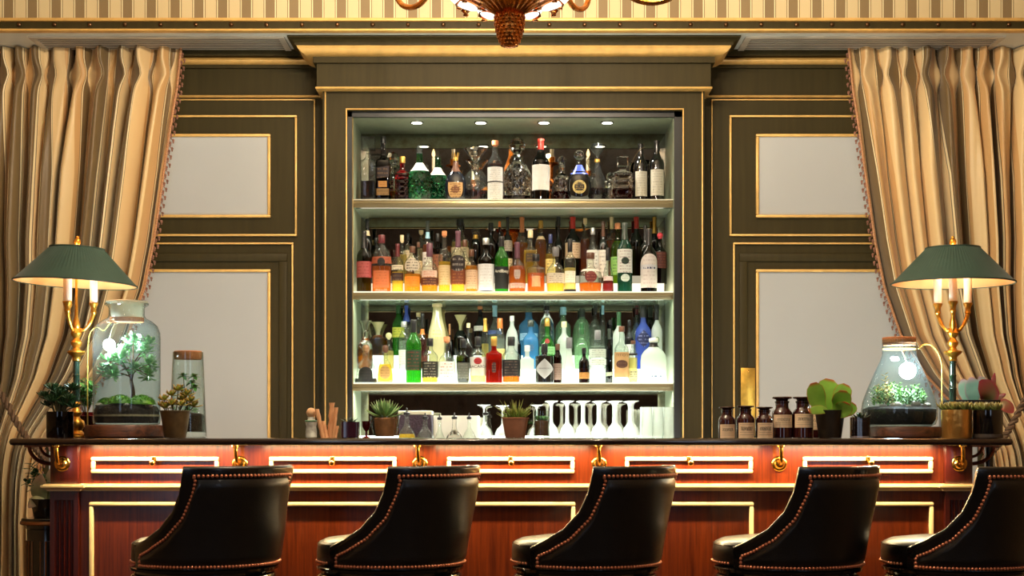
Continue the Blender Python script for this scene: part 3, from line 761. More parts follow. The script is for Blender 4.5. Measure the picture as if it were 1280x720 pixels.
gb = MB(); gb.lathe([(.13, .170), (.17, .172), (.205, .182), (.235, .215), (.245, .25), (.243, .252), (.232, .218), (.20, .19), (.13, .178)], 48, cap0=False, cap1=False)
gm, gnt, gout = newmat('lit_opal_glass'); gb_ = N(gnt, 'ShaderNodeBsdfPrincipled', Roughness=.2); gb_.inputs['Base Color'].default_value = (.95, .95, .92, 1)
gb_.inputs['Emission Color'].default_value = (1, .97, .92, 1); gb_.inputs['Emission Strength'].default_value = 1.6; gnt.links.new(gb_.outputs[0], gout.inputs[0])
gb.build('glass_bowl', gm, ch)
for ang in (2, 178, 60, 120):
    a = math.radians(ang); c, s_ = math.cos(a), math.sin(a); P2 = lambda r, z: (r * c, r * s_, z); g_ = MB()
    g_.leaf([P2(.112, .132), P2(.128, .138), P2(.152, .150), P2(.18, .166), P2(.208, .188), P2(.228, .212)], [.006, .013, .020, .024, .020, .009], [.006, .012, .016, .016, .012, .004], up=(c * -.4, s_ * -.4, 1), n=12); g_.build('glass_petal', gm, ch)
stm = MB(); stm.lathe([(.05, .185), (.03, .2), (.03, .26), (.055, .30), (.06, .34), (.03, .38), (.02, .42), (.035, .5), (.05, .56), (.03, .62), (.015, .66), (.015, 1.40), (.07, 1.45), (.08, CEIL - z0 - .001)], 24); stm.build('stem', M_CH, ch)
arms = [(-8, 2.566), (60, 2.68), (135, 2.665), (188, 2.72), (240, 2.74), (300, 2.74)]
for (ang, zl) in arms:
    a = math.radians(ang); c, s_ = math.cos(a), math.sin(a); zl -= z0
    P2 = lambda r, z: Vector((r * c, r * s_, z))
    ar = MB(); ar.tube(crom([P2(.04, .40), P2(.16, .44), P2(.28, .36), P2(.38, zl + .06), P2(.47, zl + .009), P2(.56, zl + .03), P2(.60, zl + .11), P2(.56, zl + .17), P2(.51, zl + .13), P2(.54, zl + .09)], 6), .0105, 8)
    ar.tube(crom([P2(.555, zl + .17), P2(.56, .46), P2(.56, .50)], 5), .009, 8)
    ar.build('arm', M_CH, ch)
    cp = MB(); cp.lathe([(.010, 0), (.030, .012), (.050, .018), (.052, .024), (.02, .026), (.018, .03), (.022, .06), (.021, .065)], 20, P2(.56, .50)); cp.build('candle_cup', M_CH, ch)
    cd = MB(); cd.lathe([(.013, .06), (.013, .16), (.008, .165)], 14, P2(.56, .50)); cd.build('candle', M_WHITE, ch)
    bl = MB(); bl.lathe([(.004, 0), (.012, .012), (.013, .025), (.007, .045), (.001, .062)], 12, P2(.56, .50 + .165)); bl.build('flame_bulb', emat('flame_bulb_glow', (255, 214, 150), 9), ch)
    light('chandelier_bulb', 'POINT', Vector((CX, CY, z0)) + P2(.56, .745), 37, (1, .82, .60), .014)
for q in range(3): light('bowl_lamp', 'POINT', (CX + .15 * math.cos(q * 2.094 + .5), CY + .15 * math.sin(q * 2.094 + .5), z0 + .27), 20, (.95, 1, .95), .02)
# ---------------------------------------------------------------- bouillotte lamps
LY = 6.48
def px2(Y): return Y / F
M_SHADE = pbr('green_pleated_silk', (34, 66, 53), .6, var=.08, scale=40, sheen=.2)
M_LIN2 = pbr('shade_lining_silk', (238, 176, 116), .7, var=.06)
M_CANDLE = pbr('candle_sleeve', (246, 238, 222), .45, var=.02)
M_COLUMN = pbr('green_column', (34, 48, 36), .2, coat=.5, var=.2)
def make_lamp(label, loc):
    k = LY / F; la = thing('candelabra_lamp', label, 'table lamp', loc, 'green shaded lamps at the ends of the bar')
    zz = lambda py: (548 - py) * k
    b = MB(); b.lathe([(.045, 0), (.048, .006), (.046, .012), (.036, .016), (.030, .022), (.024, .03), (.030, .042), (.036, .055), (.032, .07), (.018, .08), (.013, .088), (.022, .098), (.024, .106), (.016, .116), (.012, .128), (.018, .136), (.020, .142), (.013, .15)], 28)
    b.build('base', M_GILT, la)
    c = MB(); c.lathe([(.014, .15), (.0145, .20), (.0155, .202), (.0155, .207), (.014, .209), (.0135, .255), (.0148, .257), (.0148, .262), (.013, .264), (.0125, zz(452))], 24); c.build('column', M_COLUMN, la)
    s = MB(); z = zz(452)
    s.lathe([(.013, z - .002), (.018, z + .002), (.016, z + .012), (.020, z + .02), (.034, z + .030), (.038, z + .036), (.036, z + .042), (.018, z + .046), (.013, z + .056), (.022, z + .068), (.024, z + .078), (.016, z + .088), (.012, z + .096), (.020, z + .106), (.024, z + .116), (.019, z + .126), (.012, z + .136), (.016, z + .148), (.014, z + .16), (.008, z + .18), (.005, zz(375)), (.005, zz(312))], 24)
    s.build('stem', M_GILT, la)
    hub = z + .145
    for ang in (15, 135, 255):
        a = math.radians(ang); c_, s_ = math.cos(a), math.sin(a); P2 = lambda r, h: (r * c_, r * s_, h)
        ar = MB(); ar.tube(crom([P2(.008, hub - .01), P2(.03, hub - .016), P2(.052, hub + .01), P2(.064, hub + .035), P2(.070, zz(392))], 6), [.0065] * 12 + [.008] * 8 + [.009] * 5, 10)
        ar.lathe([(.009, zz(393)), (.013, zz(391)), (.011, zz(388)), (.013, zz(384)), (.019, zz(381)), (.020, zz(379)), (.014, zz(378.5))], 18, P2(.070, 0)); ar.build('arm', M_GILT, la)
        cd = MB(); cd.lathe([(.0165, zz(379.5)), (.0165, zz(347)), (.010, zz(345))], 18, P2(.070, 0)); cd.build('candle', M_CANDLE, la)
        bl = MB(); bl.lathe([(.005, zz(345)), (.012, zz(342)), (.013, zz(339)), (.006, zz(333)), (.001, zz(330))], 12, P2(.070, 0)); bl.build('bulb', emat('lamp_bulb_glow', (255, 220, 165), 16), la)
    rb, rt = S(75.5, LY), S(33, LY); zb, zt = zz(355), zz(311); n = 170
    def ring(r, z, amp): return [((r + amp * (j % 2)) * math.cos(2 * PI * j / n), (r + amp * (j % 2)) * math.sin(2 * PI * j / n), z) for j in range(n)]
    so = MB(); so.loft([ring(rb, zb, .001), ring(rb + (rt - rb) * .15, zb + (zt - zb) * .15, -.004), ring(rb + (rt - rb) * .9, zb + (zt - zb) * .9, -.0024), ring(rt, zt, .0)], False, False); sh = so.build('shade', M_SHADE, la, angle=20)
    si = MB(); m = 120
    r2 = lambda r, z: [((r - .0012 * (j % 2)) * math.cos(2 * PI * j / m), (r - .0012 * (j % 2)) * math.sin(2 * PI * j / m), z) for j in range(m)]
    si.loft([r2(rb - .003, zb), r2(rb - .010 + (rt - rb) * .1, zb + (zt - zb) * .1), r2(rt - .007, zt)], False, False); ln_ = si.build('shade_lining', M_LIN2, la)
    tr = MB(); tr.tube([(rb * math.cos(2 * PI * j / 60), rb * math.sin(2 * PI * j / 60), zb) for j in range(61)], .0035, 6); tr.tube([(rt * math.cos(2 * PI * j / 60), rt * math.sin(2 * PI * j / 60), zt) for j in range(61)], .0035, 6)
    sp = [(rt * math.cos(a), rt * math.sin(a), zt - .002) for a in (0, PI / 1.5, PI * 4 / 3)]
    for q in sp: tr.tube([q, (0, 0, zt - .002)], .002, 5)
    t_ = tr.build('shade_trim', pbr('green_braid', (44, 66, 54), .6), la)
    f = MB(); f.lathe([(.004, zt - .004), (.010, zt + .003), (.006, zt + .008), (.008, zt + .012), (.0135, zt + .02), (.015, zt + .028), (.012, zt + .036), (.005, zt + .044), (.007, zt + .048), (.001, zt + .052)], 18); f.build('finial', M_GILT, la)
    return la
lampL = make_lamp('green shaded candelabra lamp standing behind the bushy dark green succulent', (X(95.5, LY), LY, BT + .0006))
lampR = dup(lampL, (X(1191, LY), LY, BT + .0006), 0, 'green shaded candelabra lamp standing behind the brass pot of succulents')
for o in lampL.children:
    if o.name.split('.')[0] in ('shade', 'shade_lining', 'shade_trim', 'finial'):
        piv = Vector((0, 0, (548 - 330) * LY / F)); R = Matrix.Rotation(math.radians(2.6), 4, 'Y')
        o.matrix_basis = Matrix.Translation(piv) @ R @ Matrix.Translation(-piv)
for px in (95.5, 1191):
    for ang in (15, 135, 255):
        a = math.radians(ang)
        light('candle_bulb', 'POINT', (X(px, LY) + .07 * math.cos(a), LY + .07 * math.sin(a), Z(326, LY)), 2.2, (1, .70, .38), .013)

# ---------------------------------------------------------------- plants
def leafmat(name, base, edge=None, mid=None, rough=.4, var=.25, scale=40, ep=.75, tip=None):
    """leaf colour with its own edge and tip markings from the leaf UV"""
    if name in _M: return _M[name]
    m, nt, out = newmat(name)
    b = N(nt, 'ShaderNodeBsdfPrincipled', Roughness=rough); b.inputs['Subsurface Weight'].default_value = .0
    tc = N(nt, 'ShaderNodeTexCoord'); nz = N(nt, 'ShaderNodeTexNoise', Scale=scale, Detail=2.0); nt.links.new(tc.outputs['Object'], nz.inputs['Vector'])
    c = srgb(base); rp = N(nt, 'ShaderNodeValToRGB'); e = rp.color_ramp.elements
    e[0].position = .3; e[1].position = .7; e[0].color = tuple(v * (1 - var) for v in c[:3]) + (1,); e[1].color = tuple(min(1, v * (1 + var)) for v in c[:3]) + (1,)
    nt.links.new(nz.outputs['Fac'], rp.inputs[0]); last = rp.outputs[0]
    sp = N(nt, 'ShaderNodeSeparateXYZ'); nt.links.new(tc.outputs['UV'], sp.inputs[0])
    if edge:
        sb = N(nt, 'ShaderNodeMath', operation='SUBTRACT'); sb.inputs[1].default_value = .5; nt.links.new(sp.outputs['X'], sb.inputs[0])
        ab = N(nt, 'ShaderNodeMath', operation='ABSOLUTE'); nt.links.new(sb.outputs[0], ab.inputs[0])
        ml = N(nt, 'ShaderNodeMath', operation='MULTIPLY'); ml.inputs[1].default_value = 2; nt.links.new(ab.outputs[0], ml.inputs[0])
        mx_ = N(nt, 'ShaderNodeMath', operation='MAXIMUM'); nt.links.new(ml.outputs[0], mx_.inputs[0]); nt.links.new(sp.outputs['Y'], mx_.inputs[1])
        mr = N(nt, 'ShaderNodeMapRange'); mr.inputs['From Min'].default_value = ep; mr.inputs['From Max'].default_value = 1.0; nt.links.new(mx_.outputs[0], mr.inputs[0])
        mm = N(nt, 'ShaderNodeMix', data_type='RGBA'); mm.inputs[7].default_value = srgb(edge); nt.links.new(mr.outputs[0], mm.inputs[0]); nt.links.new(last, mm.inputs[6]); last = mm.outputs[2]
    if tip:
        mr = N(nt, 'ShaderNodeMapRange'); mr.inputs['From Min'].default_value = .45; mr.inputs['From Max'].default_value = 1.0; nt.links.new(sp.outputs['Y'], mr.inputs[0])
        mm = N(nt, 'ShaderNodeMix', data_type='RGBA'); mm.inputs[7].default_value = srgb(tip); nt.links.new(mr.outputs[0], mm.inputs[0]); nt.links.new(last, mm.inputs[6]); last = mm.outputs[2]
    nt.links.new(last, b.inputs['Base Color'])
    tl = N(nt, 'ShaderNodeBsdfTranslucent'); nt.links.new(last, tl.inputs['Color'])
    ms = N(nt, 'ShaderNodeMixShader', Fac=.25); nt.links.new(b.outputs[0], ms.inputs[1]); nt.links.new(tl.outputs[0], ms.inputs[2])
    nt.links.new(ms.outputs[0], out.inputs['Surface']); _M[name] = m; return m
def rosette(mb, c, n, L, w, th, e0, e1, rr, curve=.3, shape=None, inner=.35):
    """spiral rosette: elevation runs e1 (inner, steep) to e0 (outer, flat)"""
    shape = shape or [.7, 1, .95, .7, .1]
    for i in range(n):
        t = i / max(1, n - 1); az = i * 2.39996 + rr.uniform(-.15, .15); el = math.radians(e1 + (e0 - e1) * t + rr.uniform(-4, 4)); l = L * (inner + (1 - inner) * t ** .7) * rr.uniform(.9, 1.08)
        d = Vector((math.cos(az) * math.cos(el), math.sin(az) * math.cos(el), math.sin(el))); up = Vector((-math.cos(az) * math.sin(el), -math.sin(az) * math.sin(el), math.cos(el)))
        K = len(shape); pts = [Vector(c) + d * (l * k / (K - 1)) + up * (curve * l * (k / (K - 1)) ** 2) for k in range(K)]
        mb.leaf(pts, [w * s * (.6 + .4 * l / L) for s in shape], [th * max(.15, s) for s in shape], up=up, n=6)
def sprig(mb, base, tipp, n, L, w, rr, th=.0012, droop=-.2, spread=1.0):
    base, tipp = Vector(base), Vector(tipp)
    for i in range(n):
        t = (i + .6) / n; p = base.lerp(tipp, .15 + .85 * t); az = i * 2.4 + rr.random(); ax = (tipp - base).normalized()
        o = ax.orthogonal().normalized(); q = ax.cross(o); d = (o * math.cos(az) + q * math.sin(az)) * spread + ax * .55; d.normalize(); l = L * rr.uniform(.75, 1.15)
        pts = [p, p + d * l * .35 + Vector((0, 0, droop * l * .05)), p + d * l * .7 + Vector((0, 0, droop * l * .2)), p + d * l + Vector((0, 0, droop * l * .5))]
        mb.leaf(pts, [w * .3, w, w * .85, w * .1], [th] * 4, n=6)
def pot_lathe(r0, r1, h, rim=.0, wall=.004):
    return [(r0 * .96, 0), (r0, .003), (r1, h - rim), (r1 + (.003 if rim else 0), h - rim), (r1 + (.003 if rim else 0), h), (r1 - wall, h), (r1 - wall, h - .012)]
def soil_disc(parent, r, z, n=20):
    mb = MB(); mb.lathe([(r, z - .006), (r, z), (r * .5, z + .003), (.003, z + .004)], n); return mb.build('soil', M_SOIL, parent)
M_GPLAIN = glass('clear_glass', (247, 252, 250), .62)
M_GDARK = glass('smoked_glass', (96, 78, 84), .4)
rp_ = random.Random(11)

# a: bushy succulent in dark glass cylinder, near the lamp
Y1 = 6.30; k1 = Y1 / F
p = thing('potted_succulent', 'bushy dark green succulent in a dark glass cylinder under the jar-side lamp', 'plant', (X(75, Y1), Y1, BT + .0006)); r = 16.5 * k1
MB().lathe([(r * .97, 0), (r, .003), (r, 33 * k1), (r - .003, 33 * k1), (r - .003, .012), (.003, .011)], 28, cap1=False).build('pot', M_GDARK, p)
MB().lathe([(r * .90, .013), (r * .90, 27 * k1), (.003, 28 * k1)], 20).build('soil', pbr('dark_soil', (24, 16, 14), .9, var=.4, scale=100), p)
fo = MB(); st_ = MB()
for i in range(34):
    az = rp_.uniform(0, 2 * PI); rr_ = rp_.uniform(.1, 1) * 21 * k1; hgt = rp_.uniform(38, 64) * k1; q0 = (.3 * rr_ * math.cos(az), .3 * rr_ * math.sin(az), 27 * k1); q1 = (rr_ * math.cos(az), rr_ * math.sin(az) * .8, hgt)
    st_.tube([q0, ((q0[0] + q1[0]) * .45, (q0[1] + q1[1]) * .45, (q0[2] + q1[2]) * .55), q1], .0025, 5)
    rosette(fo, q1, 15, 12 * k1, .0044, .0032, 5, 80, rp_, .25, [.4, .75, 1, 1, .35])
fo.build('foliage', leafmat('dark_succulent_leaf', (38, 76, 38), var=.35), p); st_.build('stems', pbr('plant_stem', (74, 70, 40), .7), p)
# c: small shrub in a rose glass pot behind
Y2 = 6.60; k2 = Y2 / F
p = thing('potted_plant', 'small leafy green plant in pinkish glass pot half hidden behind the jar terrarium', 'plant', (X(107, Y2), Y2, BT + .0006)); r = 13 * k2
MB().lathe(pot_lathe(r * .85, r, 32 * k2), 24, cap1=False).build('pot', glass('rose_glass', (214, 150, 150), .5), p)
MB().lathe([(r * .78, .006), (r * .88, 27 * k2), (.003, 28 * k2)], 20).build('soil', M_SOIL, p)
fo = MB(); st_ = MB()
for i in range(9):
    az = i * 2.4; q1 = Vector((14 * k2 * math.cos(az) * rp_.uniform(.4, 1), 12 * k2 * math.sin(az), rp_.uniform(52, 76) * k2)); st_.tube([(0, 0, 27 * k2), q1 * .6, q1], .0018, 5); sprig(fo, Vector((0, 0, 34 * k2)), q1, 12, .032, .011, rp_)
fo.build('foliage', leafmat('fresh_leaf', (90, 158, 78), var=.35), p); st_.build('stems', _M['plant_stem'], p)

# wooden slabs
def slab(px0, px1, y0, y1, Y, label, seed):
    s = thing('wooden_slab', label, 'stand', (X((px0 + px1) / 2, Y), Y, BT + .0006)); rr = random.Random(seed); n = 40; R = S((px1 - px0) / 2, Y); h = S(y1 - y0, Y)
    w = [1 + .03 * math.sin(3 * 2 * PI * j / n + seed) + rr.uniform(-.012, .012) for j in range(n)]
    mb = MB(); mb.loft([[(R * q * w[j] * math.cos(2 * PI * j / n), R * q * w[j] * math.sin(2 * PI * j / n), z) for j in range(n)] for q, z in ((.96, 0), (1.0, .006), (1.0, h - .006), (.97, h))])
    mb.build('slab', wood('bark_wood_%d' % seed, (58, 30, 18), (118, 66, 36), .5, .1, axis='X'), s); return BT + h + .0012
JY = 6.42; kj = JY / F
zs = slab(106, 204, 531.5, 547.5, JY, 'dark round wooden slab under the tall jar terrarium', 1)
# d: tall jar terrarium with a small tree
jar = thing('jar_terrarium', 'tall lit apothecary jar terrarium with a little tree and moss', 'terrarium', (X(158.5, JY), JY, zs))
J = lambda dpx, py: (dpx * kj, (531.5 - py) * kj)
prof = [J(38, 531.5), J(41, 530), J(41.5, 526), J(41.5, 424), J(41, 416), J(38, 408), J(31, 402), J(24, 398.5), J(22, 395), J(22, 386), J(23, 384), J(27, 381.5), J(27, 379.5), J(22, 379)]
MB().lathe(prof, 48, cap1=False).build('jar', glass('jar_glass', (232, 247, 248), .60, frost=.015), jar)
MB().lathe([J(15, 402), J(19.5, 396), J(20.5, 386), J(21, 380), J(25.5, 379), J(26, 377.5), J(24, 376.5), J(.5, 376.5)], 36).build('stopper', glass('ground_glass', (226, 226, 214), .8, frost=.45), jar)
MB().lathe([J(21.2, 403), J(21.2, 397.5)], 36, cap0=False, cap1=False).build('cork_band', M_CORK, jar)
MB().lathe([J(38, 529), J(39.5, 524), J(39.8, 513), J(37, 508), J(20, 505), J(.3, 504)], 40).build('soil', pbr('terrarium_soil', (40, 27, 20), .9, var=.5, scale=90, bump=.5, bscale=80), jar)
sb = MB(); sb.lathe([J(40.3, 521), J(40.3, 518.5)], 40, cap0=False, cap1=False); sb.build('sand_layer', pbr('sand', (170, 150, 120), .9, var=.3, scale=80), jar)
M_MOSS = leafmat('moss', (104, 164, 48), var=.4, scale=160)
mo_ = MB()
for (dx, dy, rx, h, z) in ((-2, -24, 15, 10, 505), (22, -16, 16, 11, 506), (-26, 2, 11, 8, 506), (14, 20, 16, 10, 506)):
    c = Vector((dx * kj, dy * kj, (531.5 - z) * kj)); n = 22; rings = []
    for i in range(8):
        el = PI / 2 * i / 7; rings.append([c + Vector((math.cos(2 * PI * j / n) * math.cos(el) * rx * kj * rp_.uniform(.95, 1.05), math.sin(2 * PI * j / n) * math.cos(el) * rx * kj * rp_.uniform(.95, 1.05), math.sin(el) * h * kj * rp_.uniform(.95, 1.08))) for j in range(n)])
    mo_.loft(rings)
    for q in range(160):
        a, e_ = rp_.uniform(0, 2 * PI), rp_.uniform(0, PI / 2); d = Vector((math.cos(a) * math.cos(e_) * rx, math.sin(a) * math.cos(e_) * rx, math.sin(e_) * h)) * kj
        mo_.leaf([c + d * .97, c + d * 1.05, c + d * 1.13], [.0016, .0018, .0004], [.0012] * 3, up=(0, .3, 1), n=4)
mo_.build('moss', M_MOSS, jar)
stn = MB()
for (dx, dy, rx, z) in ((-30, -18, 5, 507), (32, -20, 5, 508), (8, -34, 4, 507)): stn.ball((dx * kj, dy * kj, (531.5 - z) * kj), rx * kj, 10, 6, .6)
stn.build('pebbles', pbr('pebble', (150, 142, 132), .7, var=.3, scale=40), jar)
trk = MB(); trunk = crom([(6 * kj, 2 * kj, J(0, 506)[1]), (8 * kj, 0, J(0, 490)[1]), (5 * kj, 2 * kj, J(0, 474)[1]), (8 * kj, 0, J(0, 455)[1])], 6); trk.tube(trunk, [.010 - .0003 * i for i in range(len(trunk))], 8)
fo = MB(); tips = []
for (dx, dy, py) in ((8, 0, 426), (-8, 6, 440), (22, 4, 440), (-22, -4, 452), (30, -8, 456), (-28, 8, 464), (-4, -14, 450), (14, -14, 462), (0, 16, 434), (24, 12, 430), (-14, -12, 470), (28, -4, 470)):
    tp = Vector((dx * kj, dy * kj, J(0, py)[1])); src = trunk[-1 - (len(tips) % 9)]; trk.tube([src, src.lerp(tp, .5) + Vector((0, 0, .006)), tp], [.004, .003, .0015], 6); tips.append(tp)
    for q in range(60):
        a, e_ = rp_.uniform(0, 2 * PI), rp_.uniform(-1.2, 1.5); d = Vector((math.cos(a) * math.cos(e_), math.sin(a) * math.cos(e_), math.sin(e_) * .7)); c = tp + d * rp_.uniform(.1, 1) * 8.5 * kj; dd = (d + Vector((0, 0, .3))).normalized()
        l = rp_.uniform(.018, .030); fo.leaf([c, c + dd * l * .5, c + dd * l * .8, c + dd * l], [.002, .0065, .005, .0005], [.0009] * 4, up=(.1, .2, 1), n=6)
trk.build('trunk', pbr('tree_bark', (96, 66, 42), .85, var=.35, scale=60, bump=.3), jar); fo.build('foliage', leafmat('terrarium_leaf', (130, 196, 124), var=.3, tip=(190, 226, 170)), jar)
lm = MB(); lm.ball((-20 * kj, -8 * kj, J(0, 432)[1]), .024, 16, 10); lm.build('lamp', emat('grow_light_face', (226, 246, 255), 420), jar)
cdm = MB(); cdm.tube(crom([(-20 * kj, -8 * kj, J(0, 425)[1]), (-17 * kj, -6 * kj, J(0, 412)[1]), (-12 * kj, -2 * kj, J(0, 402)[1]), (-6 * kj, 0, J(0, 396)[1])], 5), .0018, 6); cdm.build('lamp_wire', pbr('pale_wire', (220, 205, 150), .4), jar)

# e: jade plant in tapered olive pot
Y3 = 6.26; k3 = Y3 / F
p = thing('jade_plant', 'jade plant with ochre-tipped leaves in a tapered olive metal pot', 'plant', (X(219, Y3), Y3, BT + .0006))
MB().lathe(pot_lathe(13.5 * k3, 18.5 * k3, 34.5 * k3, .004), 32, cap1=False).build('pot', pbr('olive_metal_pot', (116, 92, 58), .4, metal=.4, var=.25, scale=30), p); soil_disc(p, 17.6 * k3, 30 * k3)
fo = MB(); st_ = MB()
for (dx, dy, py) in ((-14, 0, 500), (-6, 6, 494), (4, -2, 488), (13, 4, 494), (20, -4, 502), (-2, -9, 506), (10, -10, 507), (-10, -8, 510), (22, 6, 508), (-17, 6, 508), (6, 10, 500)):
    tp = Vector((dx * k3, dy * k3, (548 - py) * k3 - .002)); st_.tube([(dx * .25 * k3, dy * .25 * k3, 29 * k3), tp * .6 + Vector((0, 0, .022)), tp], .0022, 6); rosette(fo, tp, 9, 11.5 * k3, .0085, .003, 0, 75, rp_, .25, [.4, .8, 1, .9, .25], .5)
fo.build('foliage', leafmat('jade_leaf', (160, 172, 76), edge=(222, 150, 66), var=.25, ep=.7), p); st_.build('stems', _M['plant_stem'], p)
# f: tapered glass terrarium with cork
Y4 = 6.52; k4 = Y4 / F
p = thing('tapered_terrarium', 'slim tapered glass terrarium closed with a cork, standing behind the jade plant', 'terrarium', (X(235, Y4), Y4, BT + .0006)); G = lambda d, py: (d * k4, (547.5 - py) * k4)
MB().lathe([G(21, 547.5), G(23, 546), G(23, 543), G(18.8, 440.5), G(18.0, 440.5), G(22, 541), G(.5, 541)], 36, cap1=False).build('glass_body', M_GPLAIN, p)
MB().lathe([G(16.6, 449.5), G(17.2, 446), G(17.2, 439.5), G(16.6, 439), G(.4, 439)], 28).build('cork', M_CORK, p)
MB().lathe([G(20.8, 540), G(20.5, 520), G(16, 517), G(.5, 516)], 28).build('soil', M_SOIL, p)
fo = MB(); st_ = MB()
for (dx, dy, py) in ((-6, 0, 470), (4, 3, 478), (9, -4, 484), (-10, 3, 484), (0, -8, 490), (6, 8, 470)):
    tp = Vector((dx * k4, dy * k4, G(0, py)[1])); st_.tube([(0, 0, G(0, 517)[1]), tp * .5 + Vector((0, 0, .04)), tp], .0018, 6); rosette(fo, tp, 11, .036, .0085, .0014, -20, 60, rp_, -.2)
for q in range(26):
    a, rr_ = rp_.uniform(0, 2 * PI), rp_.uniform(0, 17) * k4; sprig(fo, (rr_ * math.cos(a), rr_ * math.sin(a), G(0, 518)[1]), (rr_ * math.cos(a), rr_ * math.sin(a), G(0, 509)[1]), 5, .010, .003, rp_)
fo.build('foliage', _M['fresh_leaf'], p); st_.build('stems', _M['plant_stem'], p)

# g: ball-stoppered little bottle, wood sticks
Y5 = 6.50; k5 = Y5 / F
p = thing('small_bottle', 'small patterned white bottle with a round wooden ball stopper', 'bottle', (X(389, Y5), Y5, BT + .0006)); B_ = lambda d, h: (d * k5, h * k5)
MB().lathe([B_(6, 0), B_(7.2, .8), B_(7, 8), B_(6.2, 14), B_(7.2, 19), B_(7.6, 21), B_(5, 22), B_(4, 24), B_(4.4, 26)], 24).build('body', pbr('painted_porcelain', (222, 214, 196), .25, var=.55, scale=26), p)
rm = MB(); rm.lathe([B_(7.4, 20.0), B_(8.2, 21), B_(7.4, 22)], 24, cap0=False, cap1=False); rm.build('collar', pbr('green_glaze', (92, 140, 100), .25), p)
q_ = MB(); q_.ball((0, 0, 31.5 * k5), 6.2 * k5, 16, 10); q_.build('ball_stopper', pbr('pale_wood', (224, 176, 128), .6, var=.15, scale=30), p)
M_STICK = wood('stick_wood', (196, 124, 76), (236, 184, 132), .65, 0)
for i, (x0, x1, yt, w, dy, lab) in enumerate(((405, 397, 512, 2.6, -.03, 'short pale wooden stick leaning toward the ball-stoppered bottle'), (408.5, 403.5, 527, 3.0, -.01, 'shortest stubby wooden stick beside the ball-stoppered bottle'),
        (413, 415, 504, 3.0, .0, 'tallest knotty wooden stick in the upright cluster'), (417.5, 421, 510, 2.2, -.022, 'slim straight wooden stick at the planter side of the cluster'),
        (410.5, 411, 531, 2.2, .03, 'short reddish wooden stick low at the back of the cluster'), (421, 423.5, 533, 1.6, -.045, 'thin short wooden splinter stick leaning at the cluster front'))):
    o = thing('wooden_stick', lab, 'stick', (X(x0, Y5), Y5 + dy, BT + .0006), 'wooden sticks on the bar'); h = (548 - yt) * k5; m = MB(); n = 10; rr = random.Random(i); rings = []
    for t in range(9):
        f_ = t / 8; c = Vector(((x1 - x0) * k5 * f_, .010 * f_, h * f_)); ww = w * k5 * (1 + .12 * math.sin(t * 2.3 + i) * (1.5 if i == 2 else 1)); rings.append([c + Vector((ww * math.cos(2 * PI * j / n) * (1 + .15 * (j % 2)), ww * .8 * math.sin(2 * PI * j / n), 0)) for j in range(n)])
    m.loft(rings); m.build('stick', M_STICK, o)
# h: agave in dark purple cube planter
p = thing('potted_agave', 'small dark spiky agave in a square purple-black glass planter', 'plant', (X(438, Y5), Y5, BT + .0006)); hw = 11 * k5
MB().lathe([(hw * .92, 0), (hw, .002), (hw, 20 * k5), (hw - .003, 20 * k5), (hw - .003, 17 * k5)], 32, sq=.9, cap1=False).build('pot', pbr('purple_glass', (52, 22, 36), .12, coat=.6), p); MB().lathe([(hw * .94, 15 * k5), (hw * .94, 17.5 * k5), (.002, 18 * k5)], 28, sq=.9).build('soil', M_SOIL, p)
fo = MB(); rosette(fo, (0, 0, 17 * k5), 22, 14.5 * k5, .0042, .002, 12, 72, rp_, .1, [.8, 1, .8, .5, .05], .5); fo.build('foliage', leafmat('agave_dark', (62, 82, 66), edge=(150, 170, 150), ep=.7), p)
# i: red goblet
p = thing('goblet', 'small red glass goblet between the purple planter and the glass-potted agave', 'glass', (X(457, Y5), Y5 + .03, BT + .0006)); g_ = MB()
g_.lathe([(5 * k5, 0), (5 * k5, .002), (1.4 * k5, 2 * k5), (1.2 * k5, 8 * k5), (3 * k5, 10 * k5), (5 * k5, 14 * k5), (5.4 * k5, 21 * k5), (5 * k5, 21 * k5), (4.5 * k5, 14 * k5), (.5 * k5, 11 * k5)], 24, cap1=False); g_.build('goblet_glass', glass('red_glass', (150, 50, 38), .5, frost=.3), p)
# j: large agave in glass pot
p = thing('potted_agave', 'large pale green agave in a clear glass pot with brown soil', 'plant', (X(481, Y5), Y5, BT + .0006))
MB().lathe(pot_lathe(14.5 * k5, 19 * k5, 27.5 * k5), 36, cap1=False).build('pot', M_GPLAIN, p)
MB().lathe([(11.5 * k5, .006), (13.5 * k5, 24 * k5), (12 * k5, 25 * k5), (.003, 26 * k5)], 28).build('inner_pot', pbr('brown_inner_pot', (150, 98, 56), .7, var=.25, scale=40), p)
fo = MB(); rosette(fo, (0, 0, 25 * k5), 44, 29 * k5, .0095, .004, 2, 88, rp_, .28, [.75, 1, .95, .7, .06], .62); fo.build('foliage', leafmat('agave_pale', (146, 188, 120), edge=(190, 206, 150), ep=.8), p)
# k: spiky plant in terracotta pot
p = thing('potted_aloe', 'spiky yellow-green aloe in a matte terracotta pot at bar centre', 'plant', (X(644, Y5), Y5, BT + .0006))
MB().lathe(pot_lathe(12.5 * k5, 16.5 * k5, 25.5 * k5, .005), 36, cap1=False).build('pot', pbr('terracotta', (186, 124, 88), .75, var=.15, scale=20), p); soil_disc(p, 15.2 * k5, 23 * k5)
fo = MB()
for (dx, dy) in ((0, 0), (-8, 3), (8, 2), (2, -7), (-4, -6), (7, -5)): rosette(fo, (dx * k5, dy * k5, 23 * k5), 20, (34 if dx == 0 else 20) * k5, .0038, .0026, 15, 88, rp_, .12, [.8, 1, .8, .5, .05], .6)
fo.build('foliage', leafmat('aloe_leaf', (140, 172, 78), tip=(190, 184, 96)), p)
